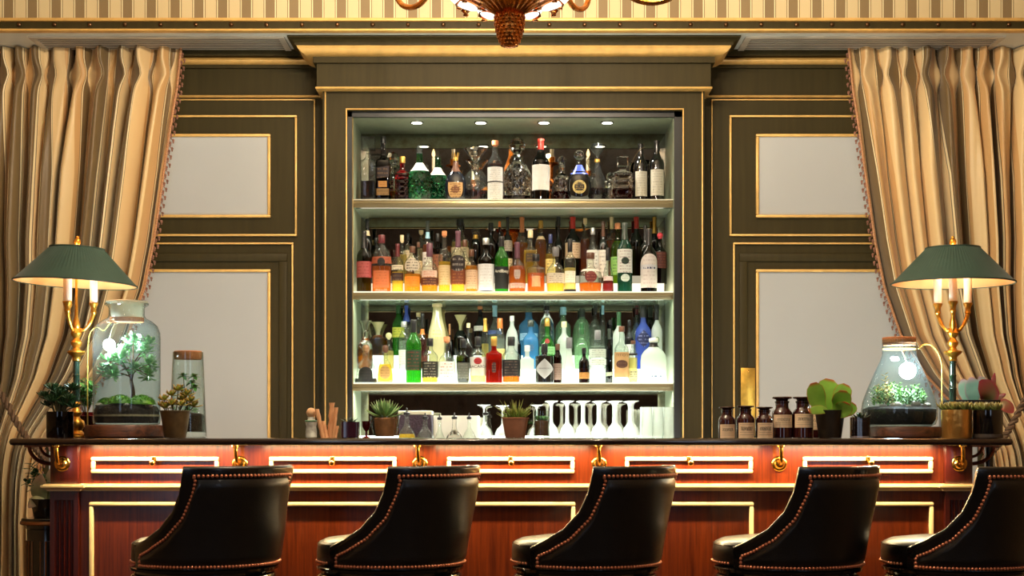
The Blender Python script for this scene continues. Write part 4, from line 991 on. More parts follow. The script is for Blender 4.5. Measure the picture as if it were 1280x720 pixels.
# l: narrow jar plant
p = thing('potted_plant', 'little green sprout in a narrow glass jar of brown soil beside the terracotta pot', 'plant', (X(677, Y5), Y5, BT + .0006)); r = 10 * k5
MB().lathe([(r * .95, 0), (r, .003), (r, 34 * k5), (r - .002, 34 * k5), (r - .002, .008)], 28, cap1=False).build('jar', M_GPLAIN, p); MB().lathe([(r * .86, .009), (r * .86, 21 * k5), (.003, 22 * k5)], 24).build('soil', pbr('brown_soil', (120, 84, 56), .9, var=.3, scale=90), p)
fo = MB()
for q in range(6): a = q * 1.05; rosette(fo, (4.5 * k5 * math.cos(a), 4.5 * k5 * math.sin(a), 22 * k5), 9, .026, .005, .0022, 20, 80, rp_)
fo.build('foliage', leafmat('sprout_leaf', (130, 184, 126)), p)

# m: apothecary bottles
M_AMB = pbr('brown_apothecary_glass', (58, 18, 16), .06, coat=.5, var=.1)
M_PAPER = pbr('aged_paper', (244, 212, 172), .7, var=.08, scale=30); M_INK = pbr('ink', (60, 34, 24), .7)
def apothecary(px, wpx, top, Y, label, lab0, lab1, seed):
    k = Y / F; p = thing('apothecary_bottle', label, 'bottle', (X(px, Y), Y, BT + .0006), 'brown apothecary bottles on the bar'); r = wpx / 2 * k; H = (551 - top) * k
    prof = [(r * .93, 0), (r, .003), (r, H * .56), (r * .96, H * .62), (r * .8, H * .68), (r * .66, H * .72), (r * .62, H * .76), (r * .62, H * .84), (r * .70, H * .86), (r * .70, H * .89), (r * .60, H * .90)]
    MB().lathe(prof, 32).build('bottle', M_AMB, p)
    MB().lathe([(r * .56, H * .895), (r * .60, H * .93), (r * .92, H * .955), (r * .96, H * .98), (r * .90, H), (.002, H * 1.003)], 28).build('glass_stopper', M_AMB, p)
    z0, z1 = (551 - lab1) * k, (551 - lab0) * k; am = math.radians(58)
    def fn(u, v, o=.0008): a = -PI / 2 + am * (2 * u - 1); return ((r + o) * math.cos(a), (r + o) * math.sin(a), z0 + (z1 - z0) * v)
    la = MB().sheet(fn, 16, 4).build('paper_label', M_PAPER, p)
    # a line of handwriting and ruled lines
    rr = random.Random(seed); ink = MB(); pts = []
    for q in range(60):
        t = q / 59; pts.append(fn(.18 + .64 * t + .02 * math.sin(q * 1.3), .62 + .09 * math.sin(q * 1.05 + seed) * (1 + .8 * rr.random()), .0014))
    ink.tube(pts, .0005, 4, False)
    for v in (.9, .38, .22): ink.tube([fn(.1 + .8 * j / 12, v, .0011) for j in range(13)], .00035, 4, False)
    ink.build('handwriting', M_INK, la)
apothecary(908.5, 21, 512, 6.24, 'brown apothecary bottle nearest the cabinet, first of the three short ones', 534, 551, 1)
apothecary(932, 22.5, 510.5, 6.24, 'brown apothecary bottle, middle one of the three short ones', 532, 551, 2)
apothecary(955.5, 22, 512, 6.24, 'brown apothecary bottle, last short one touching the tall pair', 532, 551, 3)
apothecary(977.5, 26, 499.5, 6.32, 'tall brown apothecary bottle between the short ones and its tall twin', 522, 538, 4)
apothecary(1003.5, 26, 499.5, 6.32, 'tall brown apothecary bottle beside the red-edged paddle plant pot', 521, 538, 5)
apothecary(1023, 26, 503, 6.46, 'tall brown apothecary bottle mostly hidden behind the paddle plant pot', 522, 541, 6)
# n: paddle plant
Y6 = 6.26; k6 = Y6 / F
p = thing('paddle_plant', 'green paddle plant with red leaf edges in a dark metal pot', 'plant', (X(1037.5, Y6), Y6, BT + .0006))
MB().lathe(pot_lathe(14 * k6, 18.5 * k6, 35 * k6, .004), 32, cap1=False).build('pot', pbr('dark_metal_pot', (56, 46, 34), .45, metal=.4, var=.3, scale=30), p); soil_disc(p, 17 * k6, 32 * k6)
fo = MB(); G6 = lambda dx, dy, py: Vector((dx * k6, dy * k6, (551 - py) * k6))
for (b0, m1, t1, wd) in (((-6, 0, 520), (-16, -2, 505), (-22, -6, 482), 12), ((0, 6, 520), (-2, 9, 498), (2, 12, 477), 14), ((6, 2, 520), (14, 4, 500), (22, 6, 484), 11), ((2, -6, 520), (10, -14, 509), (12, -20, 492), 12), ((4, -8, 524), (12, -15, 517), (16, -22, 507), 11), ((0, -6, 519), (-14, -16, 516), (-30, -20, 518), 6), ((8, -4, 522), (20, -12, 517), (27, -16, 508), 8)):
    c = crom([G6(*b0), G6(*m1), G6(*t1)], 4); n_ = len(c); sh_ = [.25, .4, .6, .8, .95, 1, .98, .85, .35][:n_]
    fo.leaf(c, [wd * k6 * s for s in sh_], [.0024] * n_, up=(0, -1, .35), n=12, cup=.12)
fo.build('leaves', leafmat('paddle_leaf', (150, 196, 74), edge=(206, 84, 44), var=.15, scale=16, ep=.9), p)
# o: little succulent in glass cube
p = thing('potted_succulent', 'small dark star succulent in a clear glass cube', 'plant', (X(1075, Y6), Y6, BT + .0006)); hw = 11 * k6
MB().lathe([(hw * .94, 0), (hw, .002), (hw, 26 * k6), (hw - .002, 26 * k6), (hw - .002, .008)], 32, sq=.9, cap1=False).build('pot', glass('grey_glass', (190, 176, 170), .5), p); MB().lathe([(hw * .86, .008), (hw * .86, 21 * k6), (.002, 22 * k6)], 28, sq=.9).build('soil', pbr('stony_soil', (96, 72, 58), .9, var=.45, scale=140), p)
fo = MB(); rosette(fo, (0, 0, 23 * k6), 16, 16.5 * k6, .0085, .003, 8, 75, rp_, .15, [.6, 1, .95, .6, .05], .45); fo.build('foliage', leafmat('star_leaf', (58, 84, 58), edge=(120, 110, 80), ep=.8), p)
# p: conical terrarium on slab
KY = 6.44; kk = KY / F
zs = slab(1086, 1174, 535.5, 549.5, KY, 'brown round wooden slab under the conical terrarium', 2)
con = thing('conical_terrarium', 'brightly lit conical glass terrarium with a flat cork lid', 'terrarium', (X(1124, KY), KY, zs)); Cc = lambda d, py: (d * kk, (535.5 - py) * kk)
MB().lathe([Cc(38, 535.5), Cc(44, 533), Cc(46.5, 526), Cc(47, 515), Cc(45.5, 505), Cc(40, 490), Cc(31, 469), Cc(23.5, 453), Cc(21.3, 447), Cc(21, 440), Cc(21, 427), Cc(20.3, 427)], 48, cap1=False).build('glass_body', glass('cone_glass', (234, 248, 248), .60, frost=.015), con)
MB().lathe([Cc(19.6, 434), Cc(20.2, 431.5), Cc(20.8, 431), Cc(20.8, 424.5), Cc(20, 424), Cc(.3, 424)], 36).build('cork_lid', M_CORK, con)
MB().lathe([Cc(20.3, 439.5), Cc(20.3, 438)], 36, cap0=False, cap1=False).build('led_ring', emat('led_ring_face', (255, 224, 140), 5), con)
MB().lathe([Cc(40, 533), Cc(44.5, 526), Cc(45, 514), Cc(38, 511), Cc(.3, 508)], 40).build('soil', pbr('black_soil', (22, 16, 14), .9, var=.5, scale=90, bump=.4), con)
stn = MB()
for (dx, dy, rx, z) in ((-10, -26, 8, 510), (14, -24, 7, 508), (26, -18, 5, 510), (-24, -16, 5, 510), (34, -4, 5, 509), (4, -30, 4, 511)): stn.ball((dx * kk, dy * kk, Cc(0, z)[1]), rx * kk, 12, 7, .65)
stn.build('pebbles', _M['pebble'], con)
fo = MB(); fy = MB()
for q in range(60):
    a, rr_ = rp_.uniform(0, 2 * PI), math.sqrt(rp_.random()) * 32 * kk; x_, y_ = rr_ * math.cos(a), rr_ * math.sin(a); hgt = rp_.uniform(14, 36) * kk * (1 - .4 * rr_ / (34 * kk)); b0 = Vector((x_, y_, Cc(0, 511)[1]))
    sprig(fo, b0, b0 + Vector((rp_.uniform(-.01, .01), 0, hgt)), 13, .019, .0034, rp_, spread=.7)
for (dx, dy, py) in ((-22, -14, 490), (-18, -6, 478), (-26, -4, 488), (-12, -16, 494), (-30, -8, 484), (-22, -18, 470), (-16, -10, 486)):
    b0 = Vector((dx * .9 * kk, dy * kk, Cc(0, 511)[1])); sprig(fy, b0, Vector((dx * kk, dy * kk, Cc(0, py)[1])), 16, .018, .0042, rp_)
fo.build('foliage', leafmat('fern_leaf', (96, 150, 62), var=.35), con); fy.build('yellow_foliage', leafmat('yellow_leaf', (190, 164, 74), var=.3), con)
lm = MB(); lm.ball((9 * kk, -6 * kk, Cc(0, 466)[1]), .034, 18, 12); lm.build('lamp', emat('grow_light_face2', (226, 248, 255), 260), con)
hw_ = MB(); hw_.tube([(9 * kk, -6 * kk, Cc(0, 460)[1]), (6 * kk, -3 * kk, Cc(0, 448)[1]), (0, 0, Cc(0, 434)[1])], .0025, 6); hw_.build('lamp_wire', _M['pale_wire'], con)
# cords from the terrarium lamps to the big lamps
cd_ = MB(); cd_.tube(crom([W(1148, 436, KY - .005), W(1154, 431, KY), W(1163, 431, KY + .0), W(1172, 440, KY + .01), W(1177, 455, KY + .01), W(1177.5, 480, KY + .02), W(1177.5, 520, KY + .02), W(1177.5, 547, KY + .02)], 8), .0032, 8)
tag(cd_.build('lamp_cord', pbr('gold_cord', (222, 190, 92), .4, var=.1)), 'golden cord arching from the conical terrarium neck down beside the lamp', 'cord')
cd_ = MB(); cd_.tube(crom([W(139, 402, JY + .10), W(130, 413, LY + .07), W(121, 409, LY + .06), W(113, 416, LY + .055), W(110, 432, LY + .05), W(109.5, 470, LY + .05), W(109.5, 520, LY + .05), W(109.5, 546.8, LY + .05)], 8), .0028, 8)
tag(cd_.build('lamp_cord', _M['gold_cord']), 'golden cord looping from the jar terrarium neck down behind the lamp stem', 'cord')
# r: brass pot of succulents
Y7 = 6.18; k7 = Y7 / F
def succ_pot(label, px, r, y0, mat, leafm, name='potted_succulent', foot=None):
    p = thing(name, label, 'plant', (X(px, Y7), Y7, BT + .0006)); h = (552 - y0) * k7
    MB().lathe([(r * .97, 0), (r, .003), (r, h), (r - .003, h), (r - .003, h - .02)], 40, cap1=False).build('pot', mat, p); soil_disc(p, r - .004, h - .008, 24)
    fo = MB()
    for q in range(11):
        a = q * 2.4; rr_ = r * .86 * math.sqrt((q + .2) / 11); rosette(fo, (rr_ * math.cos(a), rr_ * math.sin(a), h - .004), 18, .044, .0075, .0045, 25, 85, rp_, .3, [.6, .95, 1, .75, .08], .45)
    fo.build('foliage', leafm, p); return p
ham = pbr('hammered_brass', (236, 176, 92), .3, metal=.85, var=.12, bump=.25, bscale=38)
LS = leafmat('houseleek', (140, 156, 80), tip=(196, 172, 104), var=.25)
succ_pot('green houseleeks in a hammered brass pot', 1196, 18 * k7, 516.5, ham, LS)
p = succ_pot('green houseleeks in a glossy black glass pot beside the brass one', 1234.5, 18.4 * k7, 517, pbr('black_glass', (14, 10, 10), .06, coat=.8), LS)
MB().lathe([(18.8 * k7, .002), (18.9 * k7, .004), (18.9 * k7, .014), (18.8 * k7, .016)], 40, cap0=False, cap1=False).build('clear_foot', glass('foot_glass', (190, 170, 150), .6, frost=.3), p)
# t: large pink kalanchoe behind
Y8 = 6.625; k8 = Y8 / F
p = thing('kalanchoe', 'large-leaved pink and green kalanchoe in a black square planter behind the lamp column', 'plant', (X(1212, Y8), Y8, BT + .0006)); hw = 36 * k8
MB().lathe([(hw * .98, 0), (hw, .002), (hw, 47 * k8), (hw - .005, 47 * k8), (hw - .005, 40 * k8)], 40, sy=.42, sq=.95, cap1=False).build('planter', pbr('black_planter', (20, 15, 16), .2, coat=.4), p); MB().lathe([(hw * .94, 38 * k8), (hw * .94, 42 * k8), (.002, 43 * k8)], 30, sy=.38, sq=.95).build('soil', M_SOIL, p)
fo = MB(); G8 = lambda dx, dy, py: Vector((dx * k8, dy * k8, (547 - py) * k8)); fp = MB()
for tgt, (b0, m1, t1, wd) in ((fo, ((-2, -4, 508), (-8, -8, 490), (-12, -10, 474), 9)), (fp, ((16, -6, 510), (20, -14, 494), (8, -18, 476), 13)), (fo, ((6, -2, 508), (2, -8, 490), (-2, -12, 472), 11)), (fo, ((18, 2, 505), (20, 4, 485), (12, 2, 471), 8)), (fp, ((30, -8, 512), (38, -14, 506), (48, -20, 516), 8)), (fp, ((22, 0, 505), (28, 2, 488), (32, 2, 466), 3.5)), (fp, ((26, 0, 508), (36, 0, 498), (44, -4, 492), 3.0))):
    c = crom([G8(*b0), G8(*m1), G8(*t1)], 4); sh_ = [.3, .45, .65, .85, 1, 1, .95, .75, .2][:len(c)]; tgt.leaf(c, [wd * k8 * s for s in sh_], [.0024] * len(c), up=(0, -1, .3), n=10, cup=.15)
fo.build('leaves', leafmat('pale_kalanchoe', (150, 180, 150), edge=(206, 150, 150), ep=.8, scale=12), p); fp.build('pink_leaves', leafmat('pink_kalanchoe', (112, 110, 60), edge=(170, 60, 66), ep=.35, scale=12), p)

# drum table with orchid beyond the bar end
DY = 6.95; kd = DY / F
p = thing('side_table', 'round dark and gilt drum side table beyond the bar end', 'table', (X(62, DY), DY, 0)); zt = Z(647, DY); R = 34 * kd
MB().lathe([(R - .004, zt - .028), (R, zt - .022), (R, zt - .004), (R - .004, zt), (.004, zt)], 44).build('top', M_BLACK, p)
MB().lathe([(R + .002, zt - .030), (R + .006, zt - .024), (R + .004, zt - .014), (R + .001, zt - .012)], 44, cap0=False, cap1=False).build('gilt_band', pbr('old_gilt', (150, 100, 58), .35, metal=.7), p)
MB().lathe([(R * .86, .08), (R * .86, .10), (R * .80, .11), (R * .80, zt - .05), (R * .86, zt - .045), (R * .86, zt - .028)], 44).build('drum', M_BLACK, p)
gd = MB()
for a in (-150, -110, -70, -30):
    for (a0, a1, za, zb) in ((a - 13, a + 13, .2, zt - .1),):
        A = lambda d, z: ((R * .805) * math.cos(math.radians(d)), (R * .805) * math.sin(math.radians(d)), z)
        gd.tube([A(a0, za), A(a1, za), A(a1, zb), A(a0, zb), A(a0, za)], .004, 6)
gd.build('gilt_panel_line', _M['old_gilt'], p)
for a in (45, 135, 225, 315): MB().lathe([(.02, 0), (.028, .02), (.026, .05), (.018, .082)], 14, (R * .65 * math.cos(math.radians(a)), R * .65 * math.sin(math.radians(a)), 0)).build('foot', M_BLACK, p)
p = thing('potted_orchid', 'leafy plant with broad pale leaves in a dark pot on the drum table', 'plant', (X(58, DY), DY, zt)); r = 20 * kd
MB().lathe(pot_lathe(r * .75, r, 24 * kd, .004), 28, cap1=False).build('pot', M_BLACK, p); soil_disc(p, r - .006, 22 * kd)
fo = MB(); fw = MB(); G9 = lambda dx, dy, py: Vector((dx * kd, dy * kd, (647 - py) * kd))
for (b0, m1, t1, wd) in (((-2, -6, 625), (-6, -10, 612), (-2, -14, 592), 11), ((0, -8, 625), (-10, -14, 626), (-17, -18, 634), 7), ((0, 0, 625), (6, -4, 605), (8, -6, 584), 8)):
    c = crom([G9(*b0), G9(*m1), G9(*t1)], 4); fw.leaf(c, [wd * kd * s for s in [.4, .6, .8, .95, 1, .95, .8, .5, .1][:len(c)]], [.0025] * len(c), up=(0, -1, .3), n=8)
for q in range(9):
    tp = G9(rp_.uniform(-26, 6), rp_.uniform(-6, 10), rp_.uniform(578, 606)); sprig(fo, G9(-2, 0, 622), tp, 12, .036, .009, rp_)
fo.build('foliage', _M['dark_succulent_leaf'], p); fw.build('broad_leaves', leafmat('orchid_leaf', (150, 156, 110), tip=(190, 160, 140)), p)
# ---------------------------------------------------------------- bottles
PROF = {
 'std':  [(0, .92), (.012, 1), (.56, 1), (.61, .96), (.66, .78), (.71, .48), (.75, .36), (.80, .33), (1, .33)],
 'wine': [(0, .92), (.01, 1), (.60, 1), (.65, .95), (.70, .76), (.75, .5), (.80, .38), (.86, .35), (1, .36)],
 'round':[(0, .84), (.02, .94), (.18, 1), (.40, 1), (.50, .92), (.57, .70), (.62, .44), (.67, .32), (.74, .29), (1, .29)],
 'globe':[(0, .62), (.04, .76), (.14, .93), (.28, 1), (.40, .98), (.50, .86), (.58, .62), (.64, .36), (.70, .24), (1, .20)],
 'sq':   [(0, .95), (.012, 1), (.60, 1), (.64, .93), (.665, .6), (.70, .36), (.74, .31), (1, .31)],
 'slim': [(0, .92), (.01, 1), (.64, 1), (.70, .9), (.76, .66), (.81, .5), (.88, .45), (1, .45)],
 'cone': [(0, .92), (.015, 1), (.08, .99), (.30, .74), (.50, .50), (.62, .40), (.72, .35), (1, .34)],
 'trap': [(0, .95), (.02, 1), (.25, .93), (.45, .78), (.54, .62), (.60, .38), (.65, .30), (1, .30)],
 'ship': [(0, .88), (.015, 1), (.08, 1), (.22, .95), (.38, .78), (.50, .46), (.58, .30), (.66, .25), (1, .25)],
 'flask':[(0, .74), (.015, .80), (.30, .92), (.54, 1), (.60, .96), (.67, .66), (.72, .42), (.78, .36), (1, .36)],
 'cyl':  [(0, .94), (.02, 1), (.66, 1), (.69, .97), (.705, .55), (.73, .34), (.80, .30), (1, .30)],
 'drop': [(0, .55), (.02, .66), (.10, .86), (.20, 1), (.30, .97), (.45, .66), (.56, .38), (.66, .24), (1, .20)],
 'beak': [(0, .86), (.015, .95), (.25, .86), (.36, .9), (.46, 1), (.58, .92), (.70, .7), (.82, .52), (.9, .46), (1, .44)],
 'jug':  [(0, .94), (.012, 1), (.50, 1), (.62, .93), (.72, .72), (.78, .45), (.83, .3), (1, .28)],
}
G_CLEAR = glass('bottle_clear', (246, 251, 247), .4, frost=.02)
G_CRY = crystal('cut_crystal', (250, 250, 246))
GL = {'c': G_CLEAR, 'x': G_CRY, 'gr': glass('bottle_green', (84, 190, 66), .4, frost=.22), 'dg': glass('bottle_dark_green', (22, 40, 22), .4), 'bl': glass('bottle_blue', (118, 200, 244), .5, frost=.3),
      'db': glass('bottle_deep_blue', (104, 136, 240), .5, frost=.35), 'br': glass('bottle_brown', (84, 46, 18), .4), 'lg': glass('bottle_pale_green', (206, 238, 206), .5, frost=.15),
      'ol': glass('bottle_olive', (120, 130, 52), .5), 'tl': glass('bottle_teal', (30, 112, 88), .4, frost=.3), 'fr': glass('bottle_frosted', (240, 246, 240), .8, frost=.6),
      'ec': crystal('emerald_cut', (64, 186, 130)), 'rc': crystal('ruby_cut', (220, 30, 40)), 'k': pbr('opaque_black_glass', (16, 15, 15), .08, coat=.6),
      'nv': pbr('navy_stoneware', (15, 19, 28), .12, coat=.8), 'cr': glass('cream_glass', (246, 238, 196), .8, frost=.7), 'rd': glass('red_bottle', (196, 44, 26), .5, frost=.35), 'yg': glass('yellow_green', (190, 220, 60), .5)}
LQ = {'am': (238, 166, 20), 'go': (248, 210, 80), 'or': (222, 124, 8), 'dk': (84, 30, 12), 'rd': (150, 26, 18), 'wn': (70, 16, 22), 'cl': (248, 250, 246), 'yg': (206, 226, 60), 'gr': (60, 150, 50), 'pl': (250, 228, 150)}
def lq(k): return liquid('spirit_' + k, LQ[k], .35 if k in ('am', 'go', 'or', 'pl', 'yg') else .2)
CAPC = {'bk': (22, 20, 20), 'rd': (176, 44, 34), 'mr': (92, 30, 34), 'br': (92, 58, 40), 'pu': (92, 54, 66), 'sv': (190, 190, 186), 'gy': (110, 108, 108), 'go': (206, 160, 76), 'gr': (40, 84, 44), 'nv': (34, 44, 92), 'wh': (232, 228, 216), 'or': (222, 120, 50), 'ck': (196, 142, 92), 'bl': (60, 84, 190), 'lb': (150, 196, 216), 'dg': (44, 52, 44), 'pk': (196, 60, 72), 'cr': (226, 204, 160), 'wd': (140, 96, 58), 'tl': (38, 96, 84)}
def capm(k): return M_CORK if k == 'ck' else pbr('cap_' + k, CAPC[k], .32, metal=.75 if k in ('sv', 'go') else .0, coat=.2, var=.08)
def radius_at(prof, f): return lerp_tab(prof, f)
def label_patch(prof, H, rx, ry, sq, shape, aw, f0, f1, off=.0009, ox=0.0, tilt=0.0):
    """grid that hugs the bottle front between height fractions f0..f1, half-angle aw degrees"""
    A = math.radians(aw)
    def pt(u, v, o=off):                      # u,v in -1..1
        if shape == 'oval': uu, vv = u * math.sqrt(max(0, 1 - v * v / 2)), v * math.sqrt(max(0, 1 - u * u / 2))
        elif shape == 'dia': uu, vv = u * (1 - abs(v)), v
        elif shape == 'arch': uu, vv = u, (v if v < 0 else v * (1 - .55 * u * u))
        elif shape == 'shield': uu, vv = u * (1 - .35 * max(0, -v) ** 2), v
        else: uu, vv = u, v + tilt * u
        f = (f0 + f1) / 2 + (f1 - f0) / 2 * vv; r = radius_at(prof, f)
        if sq > .5:
            x = uu * math.sin(A) * rx * r; e = 2 + 6 * sq; yy = ry * r * (max(0, 1 - abs(x / (rx * r)) ** e)) ** (1 / e); return (x, -(yy + o), f * H)
        a = -PI / 2 + uu * A; return ((rx * r + o) * math.cos(a), (ry * r + o) * math.sin(a), f * H)
    return pt
BCOUNT = 0
def bottle(name, label, px, w, top, typ, Y, zbase, gl='c', liq=None, fill=.5, cap=None, cf=.86, labels=(), sq=0.0, flat=1.0, group=None, cat='bottle', text=None, band=None, n=None):
    H = Z(top, Y) - zbase; rx = S(w / 2, Y); ry = min(rx * flat, .06 if Y < 7.9 else .05); prof = PROF[typ]
    if sq and not n: n = 32
    n = n or 24
    b = thing(name, label, cat, (X(px, Y), Y, zbase + .0006), group)
    kind, cc = (cap or (None, None))
    ncap = {'foil': 1.0, 'cap': cf + .012, 'cork': cf + .012}.get(kind, cf)
    pr = [(f, r) for f, r in prof if f < ncap - .004] + [(ncap, radius_at(prof, ncap))]
    mb = MB()
    if gl in ('x', 'ec', 'rc') and H > .1:
        nn, R_ = 64, 40; NA = 10 if gl != 'x' else 8; rings = []; ftop = .56 if sq else .60; kf = NA * rx / H * 1.0
        for i in range(R_ + 1):
            f = pr[-1][0] * i / R_; r = radius_at(pr, f); ring = []
            for j in range(nn):
                a = 2 * PI * j / nn; q1 = abs(math.sin(NA * a / 2 + f * PI * NA / (2 * PI) / (rx / H))); q2 = abs(math.sin(NA * a / 2 - f * PI * NA / (2 * PI) / (rx / H)))
                d = .07 * (1 - min(q1, q2)) ** 2 if .03 < f < ftop else 0
                x, y = xsec(a, rx * r * (1 - d), ry * r * (1 - d), sq); ring.append((x, y, f * H))
            rings.append(ring)
        mb.loft(rings); mb.build('glass', GL[gl], b, angle=12)
    else:
        mb.lathe([(r, f * H) for f, r in pr], n, (0, 0, 0), rx, ry, sq, rot=PI / n if sq == 0 and n <= 10 else 0); mb.build('glass', GL[gl], b, angle=30 if n > 12 else 10)
    if liq:
        pl = [(.025, radius_at(prof, .03) * .9)] + [(f, r * .93) for f, r in prof if .03 < f < fill] + [(fill, radius_at(prof, fill) * .93)]
        mb = MB(); mb.lathe([(r, f * H) for f, r in pl], n, (0, 0, 0), rx, ry, sq); mb.build('liquid', lq(liq), b)
    nr = radius_at(prof, .97) * rx
    if kind == 'foil':
        mb = MB(); mb.lathe([(radius_at(prof, f) * rx + .0008, f * H) for f in (cf, (cf + 1) / 2, .955)] + [(nr + .0022, .958 * H), (nr + .0022, .985 * H), (nr + .001, H * 1.0), (.0005, H * 1.001)], 18, cap0=False); mb.build('capsule', capm(cc), b)
    elif kind == 'cap':
        r = nr * 1.22; mb = MB(); mb.lathe([(r, cf * H), (r * 1.03, cf * H + .002), (r * 1.03, H - .003), (r * .93, H), (.0005, H)], 18); mb.build('cap', capm(cc), b)
    elif kind == 'cork':
        r = nr; mb = MB(); mb.lathe([(r * .82, cf * H), (r * .86, (cf + .02) * H), (r * 1.25, (cf + .025) * H), (r * 1.3, H - .003), (r * 1.15, H), (.0005, H)], 18); mb.build('cork', capm(cc), b)
    elif kind == 'ball':
        hh = (1 - cf) * H; r = max(hh / 2, nr); mb = MB(); mb.lathe([(nr * .9, cf * H - .002), (nr * .9, cf * H + .003)], 14); mb.ball((0, 0, cf * H + hh / 2 + .001), hh / 2, 14, 10); mb.build('stopper', capm(cc) if cc not in GL else GL[cc], b)
    elif kind == 'crystal':
        hh = (1 - cf) * H; R = hh * .42; mb = MB(); mb.lathe([(nr * .8, cf * H - .004), (nr * 1.3, cf * H), (nr * .9, cf * H + hh * .15), (R * .8, cf * H + hh * .35), (R, cf * H + hh * .6), (R * .75, cf * H + hh * .88), (R * .2, H)], 8); mb.build('stopper', GL[cc], b, angle=5)
    elif kind == 'disc':
        hh = (1 - cf) * H; R = rx * .62; mb = MB(); mb.lathe([(nr * .9, cf * H - .004), (nr * .8, cf * H + hh * .3), (R * .6, cf * H + hh * .42), (R, cf * H + hh * .72), (R * .85, H - .002), (.001, H)], 20); mb.build('stopper', GL[cc], b)
    elif kind == 'cube':
        hh = (1 - cf) * H; R = hh * .42; mb = MB(); mb.box(-nr * .8, nr * .8, -nr * .8, nr * .8, cf * H - .004, cf * H + hh * .2); mb.box(-R, R, -R, R, cf * H + hh * .2, H, .004); mb.build('stopper', GL[cc], b, angle=20)
    elif kind == 'flare':
        hh = (1 - cf) * H; R = rx * .9; mb = MB(); mb.lathe([(nr, cf * H), (nr * 1.05, cf * H + hh * .25), (nr * 1.5, cf * H + hh * .5), (R * .75, cf * H + hh * .8), (R, H), (R * .94, H), (R * .66, cf * H + hh * .8), (nr * .8, cf * H + hh * .3)], 24, cap1=False); mb.build('flared_top', GL[cc], b)
    elif kind == 'crown':
        hh = (1 - cf) * H; mb = MB(); mb.lathe([(nr * 1.15, cf * H - hh * .05), (nr * 1.25, cf * H + hh * .3), (nr * 1.15, cf * H + hh * .36)], 16)
        for q in range(7):
            a = 2 * PI * q / 7; mb.leaf([(nr * 1.1 * math.cos(a), nr * 1.1 * math.sin(a), cf * H + hh * .3), (nr * 1.45 * math.cos(a), nr * 1.45 * math.sin(a), cf * H + hh * .7), (nr * 1.7 * math.cos(a), nr * 1.7 * math.sin(a), H)], [nr * .4, nr * .36, nr * .08], [.0012] * 3, up=(math.cos(a), math.sin(a), 0), n=6)
        mb.build('crown_stopper', capm(cc), b)
    if band:
        c_, f0, f1 = band; mb = MB(); mb.lathe([(radius_at(prof, f) * rx + .0012, f * H) for f in (f0, (f0 + f1) / 2, f1)], n, sy=ry / rx, cap0=False, cap1=False); mb.build('band', capm(c_), b)
    for i, L in enumerate(labels):
        shape, aw, f0, f1, paper, ink = L[:6]; rows = L[6] if len(L) > 6 else 5; am = L[7] if len(L) > 7 else .6; tl = L[8] if len(L) > 8 else 0
        pt = label_patch(prof, H, rx, ry, sq, shape, aw, f0, f1, tilt=tl, off=.0009 + .0005 * i)
        mb = MB(); mb.sheet(lambda u, v: pt(2 * u - 1, 2 * v - 1), 14, 10)
        lo = mb.build('label' if i == 0 else ('emblem' if shape in ('oval', 'dia', 'shield') else 'strip_label'), printed('print_%d%d%d_%d%d%d_%s_%s' % (paper + ink + (rows, am)), paper, ink, rows, am), b)
        if text and text[1] == i:
            vs, fs = text_mesh(text[0], 1.0); xs = [v.x for v in vs]; wid = max(xs) - min(xs); tw = text[3]; out = []
            asp = math.sin(math.radians(aw)) * 2 * rx * radius_at(prof, (f0 + f1) / 2) / ((f1 - f0) * H)
            for v in vs:
                u = v.x / wid * 2 * tw; vv = text[2] + v.y / wid * 2 * tw * asp * 1.25
                out.append(pt(u, max(-1, min(1, vv)), .0022 + .0005 * i) if shape != 'dia' else label_patch(prof, H, rx, ry, sq, 'rect', aw, f0, f1)(u, vv, .0022))
            MB().add(out, fs).build('lettering', pbr('ink_%d%d%d' % text[4], text[4], .6), lo, smooth=False)
    return b
ROWY = [7.875, 7.995, 8.11]
PLACED = {}
def fit(si, row, px, w):                   # neighbours in one row stand side by side
    h = w / 2
    for p, q in PLACED.get((si, row), []):
        if abs(p - px) < q + h: h = max(h * .72, abs(p - px) - q - .15)
    PLACED.setdefault((si, row), []).append((px, h)); return 2 * h
def sh(si, row, top):                      # clip a bottle below the shelf above it
    Y = ROWY[row]; zb = SZ[si] + RIS[si][row]; lim = SZ[si - 1] - .045
    return Y, zb, max(top, HY - (lim - ZC) * F / Y)
CREAM, WHITE_, INK, TAN, BLK = (230, 214, 176), (240, 238, 230), (70, 52, 40), (196, 148, 96), (26, 24, 24)

# ---- top shelf: decanters and rare bottles
G1 = 'decanters and bottles on the top shelf'
def top1(label, px, w, top, typ, Y=7.95, name='decanter', cat='decanter', **k): return bottle(name, label, px, w, top, typ, Y, SZ[0], group=G1, cat=cat, **k)
top1('tall clear square decanter, first on the top shelf, with little dark spirit', 460.5, 19, 172, 'sq', sq=.6, gl='c', liq='dk', fill=.33, cap=('cube', 'c'), cf=.76)
top1('tall square amber bottle with slanting dark label on the top shelf', 479, 18, 171, 'sq', Y=7.97, name='whisky_bottle', cat='bottle', sq=.8, gl='br', liq='dk', fill=.6, cap=('cap', 'bk'), cf=.9, labels=[('rect', 80, .38, .54, (44, 28, 26), (150, 110, 60), 3, .4, .18), ('rect', 80, .12, .22, (150, 112, 60), (60, 40, 20), 2, .5), ('rect', 36, .24, .33, (190, 130, 60), (110, 70, 30), 3, .5)])
top1('narrow crystal decanter squeezed behind the red cut bottle, top shelf', 490.5, 10, 190, 'round', Y=8.12, gl='x', liq='am', fill=.3, cap=('crystal', 'x'), cf=.72)
